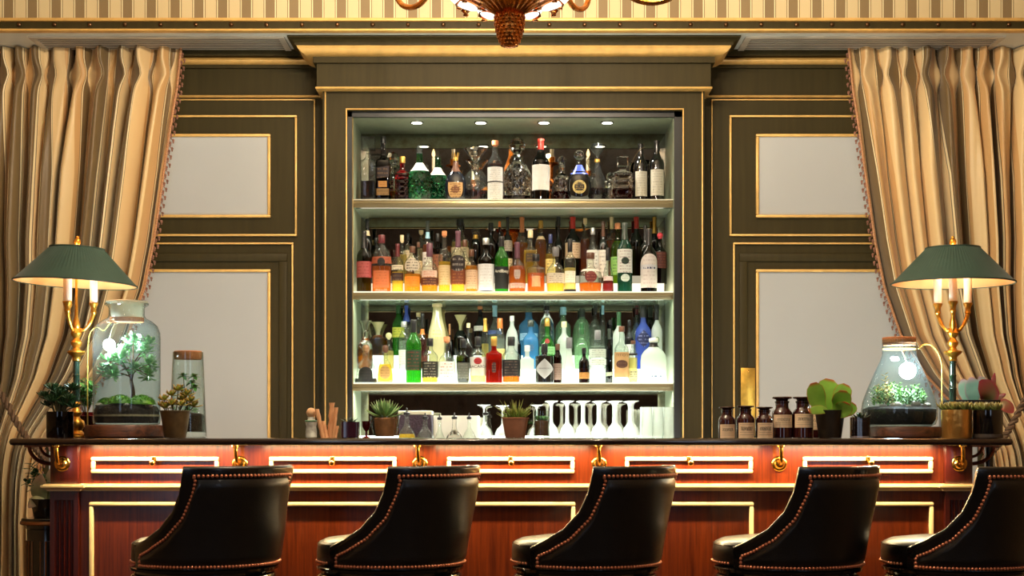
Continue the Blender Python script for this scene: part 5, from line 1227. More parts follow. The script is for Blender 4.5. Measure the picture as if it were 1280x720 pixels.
top1('ruby red cut-glass bottle with a gold and black flat cap', 503, 19, 196, 'sq', Y=7.92, name='liqueur_bottle', cat='bottle', sq=.3, gl='rc', liq='rd', fill=.5, cap=('cap', 'go'), cf=.86, band=('bk', .88, .985))
top1('front emerald diamond-cut globe decanter with a white shoulder', 524.5, 33, 182, 'globe', Y=7.92, gl='ec', cap=('crystal', 'c'), cf=.86, band=('wh', .55, .69))
top1('rear emerald diamond-cut globe decanter, partly behind its twin', 547, 30, 188, 'globe', Y=8.06, gl='ec', cap=('crystal', 'c'), cf=.88, band=('wh', .55, .69))
top1('round navy flagon with gold crown stopper and bronze shield badge', 569.5, 27, 191, 'globe', Y=7.93, name='flagon', cat='bottle', flat=.55, gl='nv', cap=('crown', 'go'), cf=.84, labels=[('shield', 42, .10, .40, (196, 152, 96), (96, 58, 34), 6, .8), ('oval', 22, .18, .34, (110, 62, 36), (206, 160, 90), 4, .7)], band=('br', .62, .82))
top1('clear ship decanter with wide flared top above brown spirit', 594.5, 33, 186, 'globe', Y=8.02, gl='c', liq='dk', fill=.26, cap=('flare', 'x'), cf=.62)
top1('clear corked bottle with a two-piece white label on the top shelf', 619, 18.5, 176, 'wine', Y=7.90, name='rum_bottle', cat='bottle', gl='c', liq='dk', fill=.62, cap=('cork', 'ck'), cf=.9, labels=[('rect', 85, .04, .31, (226, 222, 214), (150, 146, 140), 9, .5), ('rect', 85, .33, .56, (222, 218, 210), (150, 146, 140), 7, .5)])
top1('largest cut-crystal globe decanter with a tiered spire stopper', 646.5, 37, 172, 'globe', Y=7.96, gl='x', liq='wn', fill=.12, cap=('crystal', 'x'), cf=.70)
top1('green glass bottle with red capsule and blank white label', 676, 21.5, 174, 'wine', Y=7.90, name='wine_bottle', cat='bottle', gl='dg', liq='dk', fill=.6, cap=('foil', 'rd'), cf=.83, labels=[('rect', 88, .18, .58, (244, 240, 232), (226, 220, 210), 4, .25)])
top1('cut-crystal decanter with round stopper between white label and navy flask', 702.5, 24, 195, 'round', Y=8.0, gl='x', liq='rd', fill=.26, cap=('crystal', 'x'), cf=.78)
top1('round black flask with cobalt neck, gold badge and crystal knob', 724, 30, 188, 'globe', Y=7.92, name='flask', cat='bottle', flat=.55, gl='k', cap=('ball', 'x'), cf=.80, band=('bl', .54, .72), labels=[('oval', 34, .16, .42, (206, 180, 110), (60, 40, 20), 5, .6), ('oval', 24, .21, .37, (40, 34, 26), (196, 160, 90), 4, .7)])
top1('teardrop decanter with gold collar and flat disc stopper', 746.5, 28, 180, 'drop', Y=7.98, gl='c', liq='wn', fill=.26, cap=('disc', 'c'), cf=.74, band=('go', .70, .745))
top1('little beaded crystal bottle beside the square crystal decanter', 762.5, 10, 216, 'round', Y=8.06, gl='x', cap=('crystal', 'x'), cf=.7)
top1('square cut-crystal decanter with cube stopper and band of red', 778, 25, 196, 'sq', Y=7.93, sq=.9, gl='x', liq='rd', fill=.30, cap=('cube', 'x'), cf=.72)
top1('black wine bottle with looped wire, beside the crystal cube decanter', 801, 18, 180, 'wine', Y=7.92, name='wine_bottle', cat='bottle', gl='k', cap=('foil', 'bk'), cf=.82, labels=[('rect', 52, .10, .52, (206, 200, 182), (150, 140, 124), 10, .5)])
top1('last black wine bottle of the top shelf, cream label', 821, 19, 176, 'wine', Y=7.91, name='wine_bottle', cat='bottle', gl='k', cap=('foil', 'bk'), cf=.82, labels=[('rect', 58, .10, .52, (210, 204, 186), (150, 140, 124), 10, .5)])
wr = MB(); wr.tube(crom([W(806, 184, 7.90), W(799, 188, 7.89), W(792, 199, 7.91), W(787, 215, 7.95), W(790, 228, 7.93), W(797, 214, 7.89), W(801, 200, 7.888)], 8), .0012, 6)
tag(wr.build('wire_loop', pbr('old_wire', (150, 130, 90), .35, metal=.8)), 'thin bronze wire loop hanging from the black wine bottle neck', 'wire')

# ---- middle shelf: whiskies
G2 = 'whiskies and spirits on the middle shelf'
def mid(label, px, w, top, typ, row=0, name='whisky_bottle', **k):
    Y, zb, t = sh(1, row, top); w = fit(1, row, px, w); return bottle(name, label, px, w, t, typ, Y, zb, group=G2, **k)
mid('dark-necked bottle with a pink-red label at the start of middle shelf', 455, 18.5, 289, 'std', gl='ol', liq='am', fill=.42, cap=('foil', 'bk'), cf=.72, labels=[('rect', 86, .24, .50, (196, 96, 92), (140, 50, 50), 5, .5)])
mid('broad clear jug with orange-brown band label and dark red cap', 477, 25, 294, 'jug', flat=.6, liq='or', fill=.46, cap=('cap', 'mr'), cf=.86, labels=[('rect', 86, .50, .62, (176, 92, 62), (60, 30, 24), 2, .4), ('rect', 50, .08, .38, (206, 116, 66), (130, 70, 40), 6, .3), ('oval', 22, .46, .60, (30, 26, 24), (80, 70, 60), 3, .4)])
mid('clear bottle of gold whisky with maroon capsule and dark strip label', 497, 20, 305, 'std', liq='go', fill=.42, cap=('foil', 'mr'), cf=.74, labels=[('rect', 86, .24, .40, (66, 46, 42), (140, 110, 80), 2, .4), ('rect', 70, .46, .56, (226, 216, 190), (90, 76, 66), 2, .8)])
mid('stout clear bottle with large dark circular print and brown cap', 515.5, 21, 308, 'jug', liq='am', fill=.40, cap=('cap', 'br'), cf=.86, labels=[('oval', 66, .44, .74, (206, 196, 176), (40, 34, 34), 5, .95), ('rect', 60, .12, .34, (224, 140, 40), (160, 90, 20), 4, .4)])
mid('round-shouldered bottle with plum cap and white over brown label', 537, 24, 304, 'round', liq='am', fill=.3, cap=('cap', 'pu'), cf=.72, labels=[('rect', 60, .30, .44, (222, 196, 176), (190, 90, 70), 3, .6), ('rect', 84, .14, .29, (84, 44, 34), (190, 140, 80), 3, .5)])
mid('tall corked bottle with pale parchment label and straw whisky', 555.5, 18.5, 289, 'std', liq='go', fill=.5, cap=('cork', 'ck'), cf=.90, labels=[('rect', 80, .12, .44, (222, 198, 150), (176, 140, 90), 8, .5)])
mid('bottle with purple capsule and black oval over brown label', 572.5, 18, 289, 'std', liq='go', fill=.56, cap=('foil', 'pu'), cf=.74, labels=[('rect', 82, .13, .38, (120, 62, 38), (180, 120, 70), 5, .5), ('oval', 76, .34, .60, (42, 32, 32), (190, 180, 170), 3, .5)])
mid('amber bottle with pale grey-pink label between dark oval and white label', 589.5, 18.5, 312, 'std', liq='am', fill=.62, cap=('cap', 'br'), cf=.84, labels=[('rect', 80, .08, .52, (216, 186, 150), (150, 110, 90), 8, .5)])
mid('silver-capped dark bottle with the largest plain white label', 607.5, 23.5, 298, 'std', gl='br', liq='dk', fill=.6, cap=('cap', 'sv'), cf=.88, labels=[('rect', 86, .03, .52, (240, 238, 234), (196, 186, 176), 9, .4)])
mid('bright green bottle with black label and black capsule', 627, 17, 296, 'wine', gl='gr', cap=('foil', 'bk'), cf=.82, labels=[('rect', 86, .06, .46, (30, 32, 30), (150, 150, 140), 8, .0)], text=('Ardbeg', 0, .58, .78, (226, 220, 200)))
mid('orange-amber bottle with a silver stag head badge and plum capsule', 646.5, 25, 303, 'round', liq='or', fill=.52, cap=('foil', 'pu'), cf=.68, labels=[('rect', 58, .08, .18, (206, 176, 160), (130, 70, 60), 2, .6), ('shield', 20, .26, .44, (190, 180, 166), (90, 60, 40), 5, .7)])
mid('square-shouldered bottle of orange whisky with black cap and peach label', 670, 22.5, 318, 'sq', sq=.4, liq='or', fill=.5, cap=('cap', 'bk'), cf=.82, labels=[('rect', 60, .14, .42, (244, 196, 140), (200, 130, 80), 6, .4)])
mid('round-shouldered clear bottle of yellow whisky with grey-white label', 694.5, 23, 309, 'round', liq='go', fill=.3, cap=('cap', 'gy'), cf=.80, labels=[('rect', 74, .20, .42, (214, 206, 192), (130, 120, 110), 5, .7)])
mid('tall black-capped clear bottle with white label and black foot', 712.5, 20.5, 299, 'std', liq='pl', fill=.46, cap=('cap', 'bk'), cf=.76, labels=[('rect', 60, .18, .40, (240, 238, 226), (190, 184, 170), 5, .5)], band=('bk', .02, .06))
mid('fluted round decanter bottle with dark red wax seal badge', 738, 29, 316, 'round', name='cognac_bottle', liq='or', fill=.24, cap=('cap', 'br'), cf=.84, labels=[('oval', 30, .24, .52, (112, 44, 40), (190, 120, 100), 4, .5), ('rect', 76, .52, .58, (240, 238, 232), (190, 180, 170), 1, .3)])
mid('small black-capped carafe over ribbed red base beside the green absinthe', 760, 17, 310, 'trap', name='liqueur_bottle', liq='rd', fill=.26, cap=('cap', 'bk'), cf=.72, labels=[('rect', 60, .26, .36, (226, 214, 206), (180, 100, 90), 2, .5)])
mid('teal green absinthe bottle with tall dark neck and ornate white label', 781, 18.5, 279, 'wine', name='absinthe_bottle', gl='tl', cap=('foil', 'dg'), cf=.76, labels=[('rect', 84, .28, .62, (226, 226, 216), (120, 60, 70), 8, .5), ('oval', 30, .40, .50, (30, 44, 34), (90, 120, 90), 3, .4), ('oval', 34, .15, .26, (216, 226, 214), (90, 130, 110), 3, .4)])
mid('dark bottle wrapped in a tall white label with blue lettering', 811, 20.5, 286, 'std', gl='dg', liq='dk', fill=.5, cap=('foil', 'bk'), cf=.74, labels=[('arch', 88, .07, .60, (222, 212, 204), (150, 110, 110), 9, .3), ('rect', 72, .36, .43, (206, 204, 206), (40, 50, 90), 1, .95)])
# middle shelf, rows behind
mid('red-capped dark square bottle at the far end of the middle shelf', 825, 17, 291, 'std', row=1, name='rum_bottle', gl='br', liq='or', fill=.3, cap=('ball', 'pk'), cf=.88, labels=[('rect', 80, .30, .62, (84, 40, 34), (150, 80, 60), 6, .4)])
mid('dark tall bottle with cream neck label behind the pink-red labelled one', 459, 13, 274, 'wine', row=1, gl='dg', liq='dk', fill=.5, cap=('foil', 'bk'), cf=.86, band=('cr', .74, .82))
mid('short dark bottle with brown glass behind the broad clear jug', 470, 12, 297, 'std', row=2, gl='br', liq='dk', fill=.5, cap=('cap', 'bk'), cf=.86)
mid('pale bottle with wide cork stopper behind the maroon-capsuled one', 502.5, 12, 294, 'std', row=1, liq='pl', fill=.6, cap=('cork', 'cr'), cf=.84)
mid('black-capped amber bottle with cream label behind the circular print', 510, 12, 292, 'std', row=2, liq='am', fill=.5, cap=('cap', 'bk'), cf=.84, labels=[('rect', 80, .3, .6, CREAM, INK)])
mid('small brown-capped bottle peeping between circular print and plum cap', 523, 10, 303, 'std', row=1, liq='am', fill=.5, cap=('cap', 'br'), cf=.88, labels=[('rect', 80, .2, .55, CREAM, INK)])
mid('slim pale-corked bottle in the back behind the plum-capped round one', 526.5, 10, 288, 'slim', row=2, liq='pl', fill=.6, cap=('cork', 'cr'), cf=.9)
mid('orange whisky bottle with pale blue-grey neck and dark green cap', 534.5, 15, 276, 'std', row=1, liq='or', fill=.62, cap=('foil', 'dg'), cf=.84, band=('lb', .72, .82), labels=[('rect', 80, .2, .5, WHITE_, INK)])
mid('squat dark bottle with broad black cap behind the parchment label', 547, 15, 292, 'cyl', row=1, gl='br', liq='or', fill=.5, cap=('cap', 'bk'), cf=.84, labels=[('rect', 80, .2, .58, (150, 96, 70), INK)])
mid('large pale gold bottle with dark cap behind the purple capsule', 575, 22, 274, 'std', row=2, liq='pl', fill=.6, cap=('cap', 'bk'), cf=.88, labels=[('rect', 84, .26, .5, (214, 196, 160), INK)])
mid('clear-shouldered bottle with embossed print behind the black oval', 581, 16, 300, 'round', row=1, liq='go', fill=.45, cap=('cap', 'br'), cf=.84, labels=[('rect', 70, .35, .5, CREAM, INK)])
mid('dark bottle with glass dome top and gold collar in the back', 594.5, 11, 284, 'slim', row=2, gl='br', liq='dk', fill=.5, cap=('ball', 'c'), cf=.84, band=('go', .76, .84))
mid('dark bottle with glowing orange-red shoulders behind the big white label', 613.5, 15, 279, 'std', row=2, name='rum_bottle', gl='br', liq='or', fill=.72, cap=('cap', 'bk'), cf=.86)
mid('orange-capped brown bottle in the back above the green bottle', 624.5, 11, 277, 'std', row=2, gl='br', liq='dk', fill=.5, cap=('cap', 'or'), cf=.9)
mid('grey-labelled bottle with long black neck behind the green one', 634.5, 15, 266, 'std', row=2, gl='br', liq='dk', fill=.5, cap=('foil', 'bk'), cf=.78, labels=[('rect', 84, .42, .60, (176, 166, 150), INK), ('rect', 80, .05, .3, CREAM, INK)])
mid('amber bottle with a long tan wooden neck in the back', 652.5, 15, 263, 'std', row=2, liq='am', fill=.56, cap=('foil', 'ck'), cf=.74)
mid('yellow bottle with small black square label behind the stag badge', 663, 17, 288, 'sq', row=1, sq=.6, liq='go', fill=.62, cap=('cap', 'cr'), cf=.86, labels=[('rect', 40, .40, .56, (60, 46, 24), (200, 160, 60), 3, .3)])
mid('gold-capped amber bottle behind the square-shouldered orange whisky', 676, 14, 276, 'std', row=2, liq='am', fill=.66, cap=('cap', 'go'), cf=.86, band=('cr', .66, .72))
mid('yellow bottle with navy cap behind the grey-white labelled one', 688, 12, 293, 'std', row=1, liq='go', fill=.6, cap=('cap', 'nv'), cf=.82, labels=[('rect', 80, .2, .5, (236, 220, 140), INK)])
mid('dark bottle with blackish cap in the back of middle shelf centre', 698, 14, 271, 'round', row=2, gl='br', liq='dk', fill=.5, cap=('cap', 'bk'), cf=.84)
mid('red-brown bourbon bottle with orange-red wax capsule, cream label', 716, 19, 264, 'std', row=2, name='bourbon_bottle', gl='br', liq='or', fill=.6, cap=('foil', 'rd'), cf=.80, labels=[('rect', 84, .30, .56, (226, 200, 166), (130, 60, 40), 6, .5)])
mid('bottle with pale glass neck and orange liquor behind the wax-seal decanter', 731.5, 13, 273, 'std', row=2, liq='or', fill=.64, cap=('cork', 'cr'), cf=.88)
mid('clear bottle with tall white label behind the wax-seal decanter', 741, 15, 285, 'std', row=1, liq='cl', fill=.5, cap=('cap', 'sv'), cf=.88, labels=[('rect', 86, .14, .6, WHITE_, INK, 7, .4)])
mid('black bottle with white cap and big white label', 754, 17, 277, 'std', row=1, name='rum_bottle', gl='k', cap=('foil', 'br'), cf=.76, labels=[('rect', 86, .1, .54, (240, 236, 226), (120, 110, 110), 7, .5)], band=('wh', .955, .99))
mid('tall amber-necked bottle in the back near the lime liqueur', 764.5, 13, 264, 'std', row=2, liq='or', fill=.6, cap=('foil', 'cr'), cf=.8)
mid('lime yellow-green herbal liqueur bottle beside the absinthe', 772, 17, 279, 'std', row=1, name='liqueur_bottle', gl='yg', liq='yg', fill=.7, cap=('cap', 'ck'), cf=.9, labels=[('rect', 84, .14, .44, (150, 206, 110), (50, 110, 50), 6, .6)])
mid('amber bottle topped with dripping red wax behind the absinthe', 795.5, 17, 266, 'std', row=2, name='bourbon_bottle', liq='or', fill=.5, gl='ol', cap=('foil', 'rd'), cf=.80)
mid('dark bottle with black neck behind the tall white label', 806.5, 12, 282, 'std', row=1, gl='k', cap=('foil', 'bk'), cf=.74)
mid('gold-capsuled dark bottle in the back corner of the middle shelf', 818, 13, 263, 'std', row=2, name='liqueur_bottle', gl='dg', liq='dk', fill=.5, cap=('foil', 'go'), cf=.72)

# ---- lowest shelf: gin, tequila, liqueurs
G3 = 'gins, tequilas and liqueurs on the lowest shelf'
def low(label, px, w, top, typ, row=0, name='spirit_bottle', **k):
    Y, zb, t = sh(2, row, top); w = fit(2, row, px, w); return bottle(name, label, px, w, t, typ, Y, zb, group=G3, **k)
low('wide clear bottle with ball cork and black base label', 457.5, 27, 431, 'trap', name='tequila_bottle', flat=.6, liq='cl', fill=.3, cap=('ball', 'wd'), cf=.80, labels=[('arch', 42, .10, .42, (24, 22, 20), (60, 56, 50), 4, .3)], band=('bk', .02, .12))
low('flared gold tequila bottle with dark cork and bronze oval label', 481.5, 27, 432, 'trap', name='tequila_bottle', flat=.6, liq='go', fill=.5, cap=('cork', 'br'), cf=.80, labels=[('oval', 48, .10, .46, (176, 140, 90), (110, 80, 50), 5, .6)])
low('tall green bottle with black cap and dark slanted label', 517, 19.5, 400, 'wine', name='mezcal_bottle', gl='gr', cap=('foil', 'bk'), cf=.80, labels=[('rect', 84, .20, .52, (44, 66, 40), (150, 60, 50), 6, .5)])
low('black-capped clear bottle with large dark rectangular label', 537.5, 20, 423, 'std', liq='go', fill=.2, cap=('cap', 'bk'), cf=.82, labels=[('rect', 86, .12, .48, (44, 40, 34), (200, 190, 170), 6, .4)])
low('rounded clear bottle with cork and white label with red letters', 558.5, 25, 421, 'round', liq='cl', fill=.45, cap=('cork', 'ck'), cf=.86, labels=[('rect', 72, .12, .46, (226, 222, 212), (190, 70, 60), 5, .6)])
low('olive green flask tapering downward with grey label', 579, 17.5, 424, 'flask', name='liqueur_bottle', gl='ol', liq='dk', fill=.5, cap=('cap', 'bk'), cf=.80, labels=[('rect', 74, .10, .46, (104, 104, 92), (150, 146, 130), 6, .4)])
low('clear rum bottle with red round emblem and black neck cap', 597.5, 20, 421, 'std', name='rum_bottle', liq='pl', fill=.18, cap=('cap', 'bk'), cf=.80, labels=[('rect', 84, .16, .56, (206, 198, 190), (150, 140, 130), 7, .0), ('oval', 30, .40, .54, (176, 40, 40), (60, 20, 20), 3, .6)], text=('BACARDI', 0, -.05, .8, (70, 40, 40)))
low('red square-shouldered bottle with gold cap and dark round badge', 617.5, 22, 421, 'sq', name='liqueur_bottle', sq=.5, flat=.8, gl='rd', liq='rd', fill=.5, cap=('cap', 'go'), cf=.80, labels=[('oval', 26, .22, .44, (70, 40, 36), (150, 90, 70), 4, .6)])
low('black-labelled amber spirit bottle with black cap at shelf centre', 639, 23.5, 421, 'std', name='rum_bottle', liq='or', fill=.3, cap=('cap', 'bk'), cf=.80, labels=[('rect', 80, .14, .50, (34, 28, 28), (130, 110, 90), 6, .4)])
low('plain clear rectangular bottle before the pale blue gins', 659, 20, 432, 'sq', name='gin_bottle', sq=.7, gl='fr', liq='cl', fill=.55, cap=('cap', 'wh'), cf=.84)
low('black cylinder gin bottle with a grey diamond label', 680.5, 22.5, 430, 'cyl', name='gin_bottle', gl='k', cap=('cap', 'bk'), cf=.78, labels=[('dia', 74, .10, .62, (190, 188, 186), (110, 106, 104), 6, .0)], text=("HENDRICK'S", 0, .02, .50, (50, 46, 46)))
low('slim brown-labelled bottle tucked beside the diamond-label gin', 697, 12.5, 430, 'slim', name='bitters_bottle', gl='br', liq='am', fill=.6, cap=('cap', 'br'), cf=.84, labels=[('rect', 84, .08, .5, (150, 124, 110), (90, 66, 50), 7, .5)])
low('white conical bottle with tall grey cap', 711.5, 25, 422, 'cone', gl='fr', liq='cl', fill=.5, cap=('cap', 'gy'), cf=.76)
low('small half-dark half-amber bottle with black cap', 730, 13, 435, 'std', name='bitters_bottle', gl='br', liq='or', fill=.42, cap=('cap', 'bk'), cf=.84, labels=[('rect', 80, .12, .3, (190, 130, 60), (90, 50, 30), 3, .6)])
low('clear cylinder bottle with grey neck and pale printed upper label', 747, 21, 413, 'cyl', name='vodka_bottle', gl='c', liq='cl', fill=.5, cap=('cap', 'gy'), cf=.82, labels=[('rect', 84, .48, .64, (206, 212, 200), (120, 126, 116), 4, .6), ('rect', 84, .34, .45, (226, 232, 222), (130, 136, 126), 3, .7)])
low('slim dark olive bottle with pale diagonal stripe', 761.5, 12, 411, 'wine', name='liqueur_bottle', gl='dg', cap=('foil', 'dg'), cf=.8, labels=[('rect', 84, .13, .20, (190, 196, 170), (120, 120, 100), 1, .2, .25)])
low('clear ring-necked bottle with brown kraft label and dark oval', 777, 18, 408, 'std', name='vodka_bottle', liq='cl', fill=.6, cap=('cap', 'br'), cf=.90, labels=[('rect', 86, .10, .54, (196, 150, 100), (120, 80, 50), 6, .0), ('oval', 50, .26, .40, (90, 56, 44), (150, 110, 80), 2, .3)], text=("TITO'S", 0, .76, .60, (96, 60, 44)))
low('slender clear bottle with brown cap and black neck band', 791.5, 12.5, 426, 'slim', name='gin_bottle', liq='pl', fill=.6, cap=('cap', 'br'), cf=.92, band=('bk', .66, .70), labels=[('rect', 80, .08, .3, (190, 186, 150), (50, 46, 36), 4, .9)])
low('broad white frosted bottle with white-topped black cap', 817, 33, 423, 'jug', name='vodka_bottle', flat=.6, gl='fr', liq='cl', fill=.6, cap=('cap', 'wh'), cf=.92, band=('bk', .80, .9), labels=[('rect', 50, .12, .22, (226, 232, 236), (90, 110, 150), 1, .9)])
# behind
low('crystal decanter with flared lip and orange liquor in the near corner', 456.5, 19, 401, 'round', row=1, name='decanter', cat='decanter', gl='x', liq='or', fill=.4, cap=('flare', 'x'), cf=.66)
low('cut decanter with wide flared lip, orange and black panels', 472.5, 19, 403, 'round', row=2, name='decanter', cat='decanter', gl='x', liq='or', fill=.5, cap=('flare', 'cr'), cf=.62)
low('short gold-corked bottle behind the flared gold tequila', 486, 13, 416, 'round', row=1, liq='pl', fill=.5, cap=('ball', 'cr'), cf=.82)
low('tall lime green bottle with yellow label in the back', 498, 15, 376, 'wine', row=2, name='liqueur_bottle', gl='gr', cap=('foil', 'gr'), cf=.84, labels=[('rect', 84, .36, .56, (226, 226, 90), (60, 120, 50), 4, .5)])
low('clear bottle with bright blue capsule behind the green mezcal', 508, 15, 376, 'wine', row=2, name='vodka_bottle', liq='cl', fill=.6, cap=('foil', 'bl'), cf=.68)
low('slender clear bottle with silver cap in front of the blue capsule', 505, 13, 402, 'slim', row=1, name='vodka_bottle', liq='cl', fill=.6, cap=('cap', 'sv'), cf=.88, labels=[('rect', 80, .1, .4, (236, 238, 226), (170, 190, 160), 6, .4)])
low('dark-necked bottle of crimson liqueur with orange collar', 528, 14, 392, 'round', row=1, name='liqueur_bottle', liq='rd', fill=.56, cap=('foil', 'bk'), cf=.76, band=('or', .62, .72))
low('flat pale capped bottle behind the crimson liqueur', 523, 10, 391, 'slim', row=2, liq='pl', fill=.5, cap=('cap', 'cr'), cf=.9)
low('big cream bottle with embossed figure and bulbous shoulders', 546.5, 23, 375, 'beak', row=1, name='liqueur_bottle', gl='cr', cap=('cap', 'cr'), cf=.95, labels=[('oval', 40, .46, .62, (240, 226, 160), (196, 170, 90), 3, .6)])
low('brown decanter with tall wooden stopper behind red-lettered bottle', 562, 14, 405, 'globe', row=1, name='decanter', cat='decanter', gl='br', liq='dk', fill=.5, cap=('cork', 'wd'), cf=.74)
low('dark bottle with cream mushroom-shaped neck', 575.5, 17, 394, 'globe', row=2, name='liqueur_bottle', gl='br', liq='dk', fill=.55, cap=('flare', 'cr'), cf=.62)
low('clear-necked dark liqueur bottle between mushroom neck and white collar', 585.5, 13, 404, 'round', row=1, name='liqueur_bottle', liq='dk', fill=.56, cap=('cap', 'cr'), cf=.9)
low('dark bottle with cork top and wide white collar label', 600, 15, 383, 'std', row=2, name='liqueur_bottle', gl='dg', cap=('cork', 'ck'), cf=.92, labels=[('rect', 88, .5, .6, WHITE_, INK, 2, .2)])
low('slim bottle with gold neck foil behind the red emblem rum', 606.5, 9, 398, 'slim', row=1, liq='pl', fill=.5, cap=('foil', 'go'), cf=.74)
low('large clear bottle with blue-tinted neck and blue print', 618.5, 19, 376, 'round', row=2, name='vodka_bottle', liq='cl', fill=.5, cap=('foil', 'lb'), cf=.78, labels=[('rect', 70, .42, .50, (90, 110, 170), (40, 50, 110), 2, .5)])
low('orange-capped clear bottle with yellow strip above the red one', 625, 12, 398, 'slim', row=1, liq='cl', fill=.6, cap=('cap', 'or'), cf=.80, labels=[('rect', 84, .2, .4, (240, 226, 150), INK, 3, .4)])
low('frosted pale bottle with clear crystal cap next to the big blue gin', 640, 16, 395, 'jug', row=1, gl='fr', liq='cl', fill=.5, cap=('cap', 'wh'), cf=.9)
low('small dark green bottle behind the black-labelled amber one', 648, 10, 413, 'std', row=1, name='bitters_bottle', gl='dg', cap=('cap', 'bk'), cf=.86)
low('big sky-blue gin bottle with crystal crown stopper', 661, 25, 374, 'std', row=2, name='gin_bottle', gl='bl', liq='cl', fill=.5, cap=('crystal', 'c'), cf=.86, labels=[('rect', 60, .30, .44, (170, 214, 240), (60, 110, 170), 3, .5)])
low('smaller sky-blue gin bottle with dark cap before the big one', 663.5, 20, 400, 'std', row=1, name='gin_bottle', gl='bl', liq='cl', fill=.55, cap=('cap', 'dg'), cf=.86, labels=[('oval', 24, .36, .5, (70, 110, 140), (30, 50, 80), 3, .5)])
low('clear dotted bottle with round shoulders and dark stopper', 683.5, 19, 378, 'jug', row=2, name='gin_bottle', gl='x', cap=('cap', 'bk'), cf=.9)
low('green ribbed gin bottle with red wax seal', 684, 19, 398, 'round', row=1, name='gin_bottle', gl='gr', liq='cl', fill=.4, cap=('cap', 'go'), cf=.84, labels=[('oval', 24, .50, .60, (150, 40, 30), (90, 20, 20), 2, .3), ('rect', 80, .28, .44, (150, 206, 140), (60, 110, 60), 3, .5)])
low('clear bottle with tall silver-green cap behind the white cone', 704, 19, 384, 'std', row=2, name='vodka_bottle', gl='lg', liq='cl', fill=.5, cap=('cap', 'lb'), cf=.84)
low('frosted bottle with pale neck band just behind the white cone', 705, 17, 402, 'std', row=1, name='vodka_bottle', gl='fr', liq='cl', fill=.5, cap=('cap', 'cr'), cf=.88)
low('wide clear round bottle with dark grey cap in the back', 727.5, 21, 386, 'jug', row=2, name='gin_bottle', gl='lg', liq='cl', fill=.5, cap=('cap', 'dg'), cf=.82)
low('pale green bottle with dark green cap before the wide round one', 727, 18, 403, 'round', row=1, name='gin_bottle', gl='lg', liq='cl', fill=.5, cap=('foil', 'gr'), cf=.74)
low('clear bottle with black and white cap behind the grey-necked cylinder', 744, 17, 382, 'std', row=2, name='vodka_bottle', liq='cl', fill=.6, cap=('cap', 'bk'), cf=.84)
low('bottle with light blue rectangular cap at the very back', 753.5, 9, 381, 'slim', row=2, liq='cl', fill=.6, cap=('cap', 'lb'), cf=.82)
low('dark bottle with black cap behind the diagonal stripe bottle', 763, 13, 400, 'round', row=2, gl='k', cap=('cap', 'bk'), cf=.86)
low('white bottle with green neck and orange cap', 773.5, 15, 390, 'std', row=1, name='liqueur_bottle', gl='fr', liq='cl', fill=.5, cap=('foil', 'gr'), cf=.76, band=('or', .96, .995))
low('dark-banded clear bottle with white label beside the blue bottle', 786.5, 13, 400, 'std', row=1, name='rum_bottle', gl='c', liq='dk', fill=.64, cap=('cap', 'bk'), cf=.88, labels=[('rect', 86, .2, .5, WHITE_, INK, 5, .4)])
low('pinkish clear bottle with red and black cap in the back', 796, 14, 382, 'round', row=2, name='vodka_bottle', liq='cl', fill=.5, cap=('foil', 'mr'), cf=.82, band=('bk', .93, .985))
low('cobalt blue bottle with a dark diamond emblem and dark cap', 804, 20, 383, 'std', row=1, name='gin_bottle', gl='db', liq='cl', fill=.5, cap=('cap', 'bk'), cf=.82, labels=[('dia', 62, .34, .62, (30, 36, 76), (150, 160, 210), 5, .4)])
low('frosted pale green bottle with tall black cap at the corner', 821, 18, 381, 'std', row=1, name='vodka_bottle', gl='fr', liq='cl', fill=.5, cap=('cap', 'bk'), cf=.76, labels=[('oval', 24, .40, .5, (120, 140, 110), (60, 80, 60), 2, .4)])
low('dark-capped olive bottle at the very back of the far corner', 813, 11, 384, 'slim', row=2, gl='ol', cap=('cap', 'dg'), cf=.8)

# ---- foot of the cabinet: dasher bottles, upturned glasses, tumblers
G4 = 'dasher bottles behind the bar'
Y9 = 6.60; k9 = Y9 / F
def dasher(label, px, top, base, w, shape, liq=None, Y=7.56):
    k = Y / F; zb = CT; H = Z(top, Y) - zb
    b = thing('dasher_bottle', label, 'bottle', (X(px, Y), Y, zb + .0006), G4); r = w / 2 * k
    pf = {'r': [(.0, .8), (.03, .95), (.10, 1), (.2, .98), (.34, .70), (.46, .38), (.55, .24), (.80, .22)], 'c': [(0, .96), (.02, 1), (.05, 1), (.25, .62), (.42, .34), (.55, .25), (.80, .24)], 'p': [(0, .8), (.05, 1), (.18, 1), (.28, .8), (.42, .36), (.55, .25), (.80, .24)]}[shape]
    MB().lathe([(r * q, f * H) for f, q in pf], 8 if shape == 'p' else 24).build('glass', GL['x'] if shape == 'p' else G_CLEAR, b, angle=10 if shape == 'p' else 40)
    if liq: MB().lathe([(r * .9 * lerp_tab(pf, f), f * H) for f in (.02, .08, .16, .26)], 20).build('liquid', lq(liq), b)
    m = MB(); m.lathe([(r * .24, .78 * H), (r * .36, .80 * H), (r * .36, .87 * H), (r * .2, .88 * H), (r * .12, .9 * H), (r * .07, .99 * H), (r * .02, H)], 14); m.build('dasher_top', capm('bk'), b)
for a in (('round dasher bottle of yellow liquid with black spout', 508.5, 510, 548, 23, 'r', 'go'), ('clear round dasher bottle next to the one with yellow liquid', 531.5, 516, 546, 22, 'r'), ('slim clear dasher bottle before the white ice bin corner', 549.5, 517, 548, 17, 'c'),
          ('faceted dasher bottle with patterned base', 568, 516, 548, 20, 'p'), ('clear dasher bottle between the faceted and the conical ones', 586.5, 516, 548, 17, 'r'), ('conical clear dasher bottle nearest the terracotta pot', 607, 510, 546, 21, 'c')): dasher(*a)
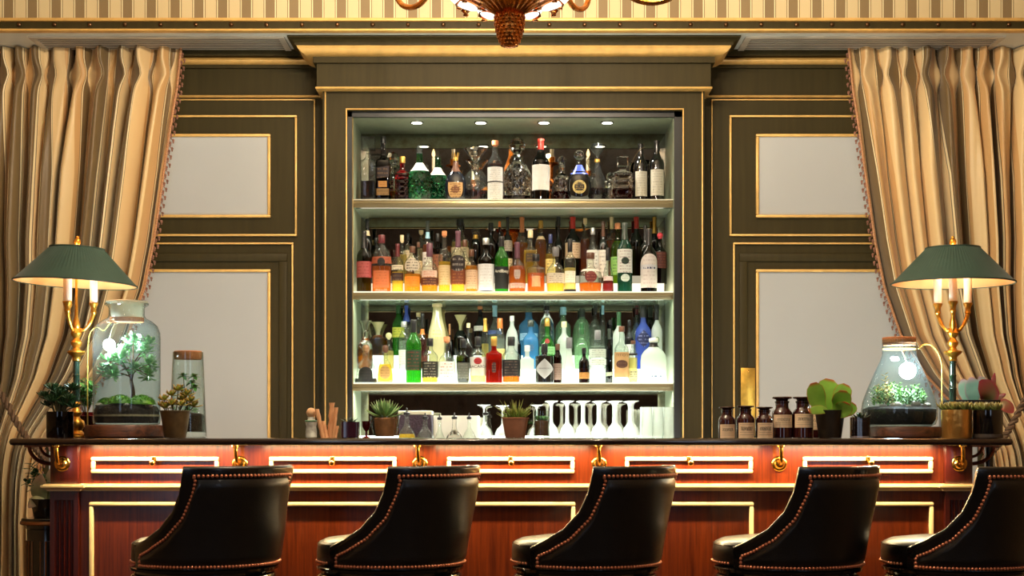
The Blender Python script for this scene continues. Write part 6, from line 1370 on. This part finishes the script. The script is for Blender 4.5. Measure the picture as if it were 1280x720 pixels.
bx = thing('ice_bin', 'rounded white bin behind the dasher bottles', 'bin', (X(571, 7.72), 7.72, CT + .0006)); kb = 7.72 / F
MB().lathe([(.97, 0), (1, .01), (1, .95 * 34 * kb), (.97, 34 * kb), (.90, 34 * kb), (.88, .012)], 40, sx=29 * kb, sy=.075, sq=.7, cap1=False).build('bin', pbr('white_acrylic', (240, 240, 232), .3, var=.02), bx)
bx = thing('storage_box', 'dark woven box with pale lid behind the yellow dasher bottle', 'box', (X(520, 7.78), 7.78, CT + .0006)); kb = 7.78 / F
MB().box(-20 * kb, 20 * kb, -.08, .08, 0, 35 * kb, .006).build('box', pbr('dark_weave', (52, 38, 52), .8, var=.4, scale=90, bump=.5, bscale=120), bx); MB().box(-21 * kb, 21 * kb, -.084, .084, 35 * kb, 40 * kb, .005).build('lid', pbr('pale_lid', (206, 200, 176), .4), bx)
M_COUPE = glass('coupe_glass', (250, 253, 250), .7, frost=.28)
def coupe_mesh(H, R):
    return MB().lathe([(R * .99, 0), (R, .002), (R * .92, H * .2), (R * .66, H * .36), (R * .25, H * .45), (.0055, H * .5), (.0045, H * .6), (.0045, H * .88), (.010, H * .95), (R * .78, H * .985), (R * .80, H), (.002, H)], 28, cap0=False)
COLS = [(690, 'first'), (710.2, 'second'), (730.4, 'third'), (750.6, 'fourth'), (770.8, 'fifth'), (791, 'last')]
proto = None
for rowi, (Y, top) in enumerate(((7.62, 501), (7.75, 501.5), (7.88, 502))):
    for i, (px, w_) in enumerate(COLS):
        H = Z(top, Y) - CT; R = S(15.2, 7.62); lab = '%s coupe glass from the sprout jar, upturned, %s row' % (w_, ['front', 'middle', 'back'][rowi])
        pxx = px if rowi == 0 else 640 + (px - 640) * 7.62 / Y
        t_ = thing('coupe_glass', lab, 'glass', (X(pxx, Y), Y, CT + .0006), 'upturned coupe glasses'); m = coupe_mesh(H, S(9.9, 7.62)); m.build('glass', M_COUPE, t_)
for px, Y, top, lab in ((605, 7.90, 506, 'upturned coupe glass standing behind the conical dasher bottle'), (628, 7.80, 507, 'upturned coupe glass half hidden behind the terracotta pot'), (671, 7.70, 506, 'single upturned coupe glass behind the sprout jar')):
    t_ = thing('coupe_glass', lab, 'glass', (X(px, Y), Y, CT + .0006), 'upturned coupe glasses'); coupe_mesh(Z(top, Y) - CT, .043).build('glass', M_COUPE, t_)
for rowi, Y in enumerate((7.66, 7.80)):
    for i, px in enumerate((809, 822.5, 836)):
        pxx = px if rowi == 0 else 640 + (px - 640) * 7.66 / Y; Hh = Z(509, Y) - CT; R = S(6.5, 7.66)
        t_ = thing('highball_glass', 'upturned ribbed highball glass, %s in the %s row' % (['nearest the coupes', 'middle', 'against the cabinet side'][i], ['front', 'rear'][rowi]), 'glass', (X(pxx, Y), Y, CT + .0006), 'upturned highball glasses')
        n = 40; mb = MB(); rings = [[((R * q + .0008 * (j % 2)) * math.cos(2 * PI * j / n), (R * q + .0008 * (j % 2)) * math.sin(2 * PI * j / n), z) for j in range(n)] for q, z in ((1, 0), (.97, Hh * .5), (.93, Hh - .004), (.88, Hh), (.86, Hh - .012), (.91, Hh * .5), (.94, 0))]
        mb.loft(rings, False, False); mb.lathe([(R * .87, Hh - .001), (R * .86, Hh - .012), (.001, Hh - .012)], 20); mb.build('glass', M_COUPE, t_)
# ---------------------------------------------------------------- room light, camera, view
for x in (-1.9, 1.9):
    for y in (.6, 2.8, 4.6):
        if y > 4: continue
        light('added_ceiling_fill', 'AREA', (x, y, CEIL - .03), 9, (1, .86, .68), .35)  # unseen fill added at ceiling height to raise the general room level
for sgn in (-1, 1):
    wn = MB(); x0, x1 = (2.2, 3.2) if sgn > 0 else (-3.2, -2.2)
    w_ = struct(MB().box(x0, x1, RY0 + .005, RY0 + .02, .5, 3.0).build('window_%d' % (1 if sgn < 0 else 2), emat('daylight_pane', (206, 226, 255), 2.6)))
    f_ = MB()
    for k in range(3): xx = x0 + (x1 - x0) * k / 2; f_.box(xx - .03, xx + .03, RY0 + .01, RY0 + .06, .45, 3.05)
    for z in (.45, 1.3, 2.15, 3.0): f_.box(x0 - .03, x1 + .03, RY0 + .01, RY0 + .06, z, z + .05)
    o_ = f_.build('window_frame', M_WHITE); o_.parent = w_; o_['kind'] = 'structure'
# added fill lights, unseen behind the bar, brightening the soffit, wall and bottles
for k in range(5):
    xx = -1.6 + 3.2 * k / 4
    MB().box(xx - .28, xx + .28, 6.69, 6.715, 1.02, 1.06, .004).build('bar_service_light', M_IRON, bar).location = bar_off
    light('added_back_fill', 'AREA', (xx, 6.73, 1.045), 2.6, (1, .96, .86), .5, (math.radians(150), 0, 0), sy=.03)
cam = bpy.data.cameras.new('camera'); co_ = bpy.data.objects.new('camera', cam); COL.objects.link(co_)
co_.location = (0, 0, ZC); co_.rotation_euler = (PI / 2, 0, 0)
cam.sensor_width = 36; cam.lens = F / 1280 * 36; cam.shift_y = (HY - 360) / 1280; cam.clip_end = 60
SC.camera = co_
wd = bpy.data.worlds.new('world'); SC.world = wd; wd.use_nodes = True
wd.node_tree.nodes['Background'].inputs[0].default_value = (.9, .8, .65, 1); wd.node_tree.nodes['Background'].inputs[1].default_value = .1
vs_ = SC.view_settings; SC.display_settings.display_device = 'sRGB'; vs_.view_transform = 'Standard'; vs_.look = 'None'; vs_.gamma = 1; vs_.exposure = 0; vs_.use_curve_mapping = False
cy = SC.cycles; cy.use_denoising = True; cy.max_bounces = 10; cy.diffuse_bounces = 3; cy.glossy_bounces = 5; cy.transmission_bounces = 8; cy.transparent_max_bounces = 48
cy.caustics_reflective = False; cy.caustics_refractive = False; cy.sample_clamp_indirect = 6.0; cy.blur_glossy = .5
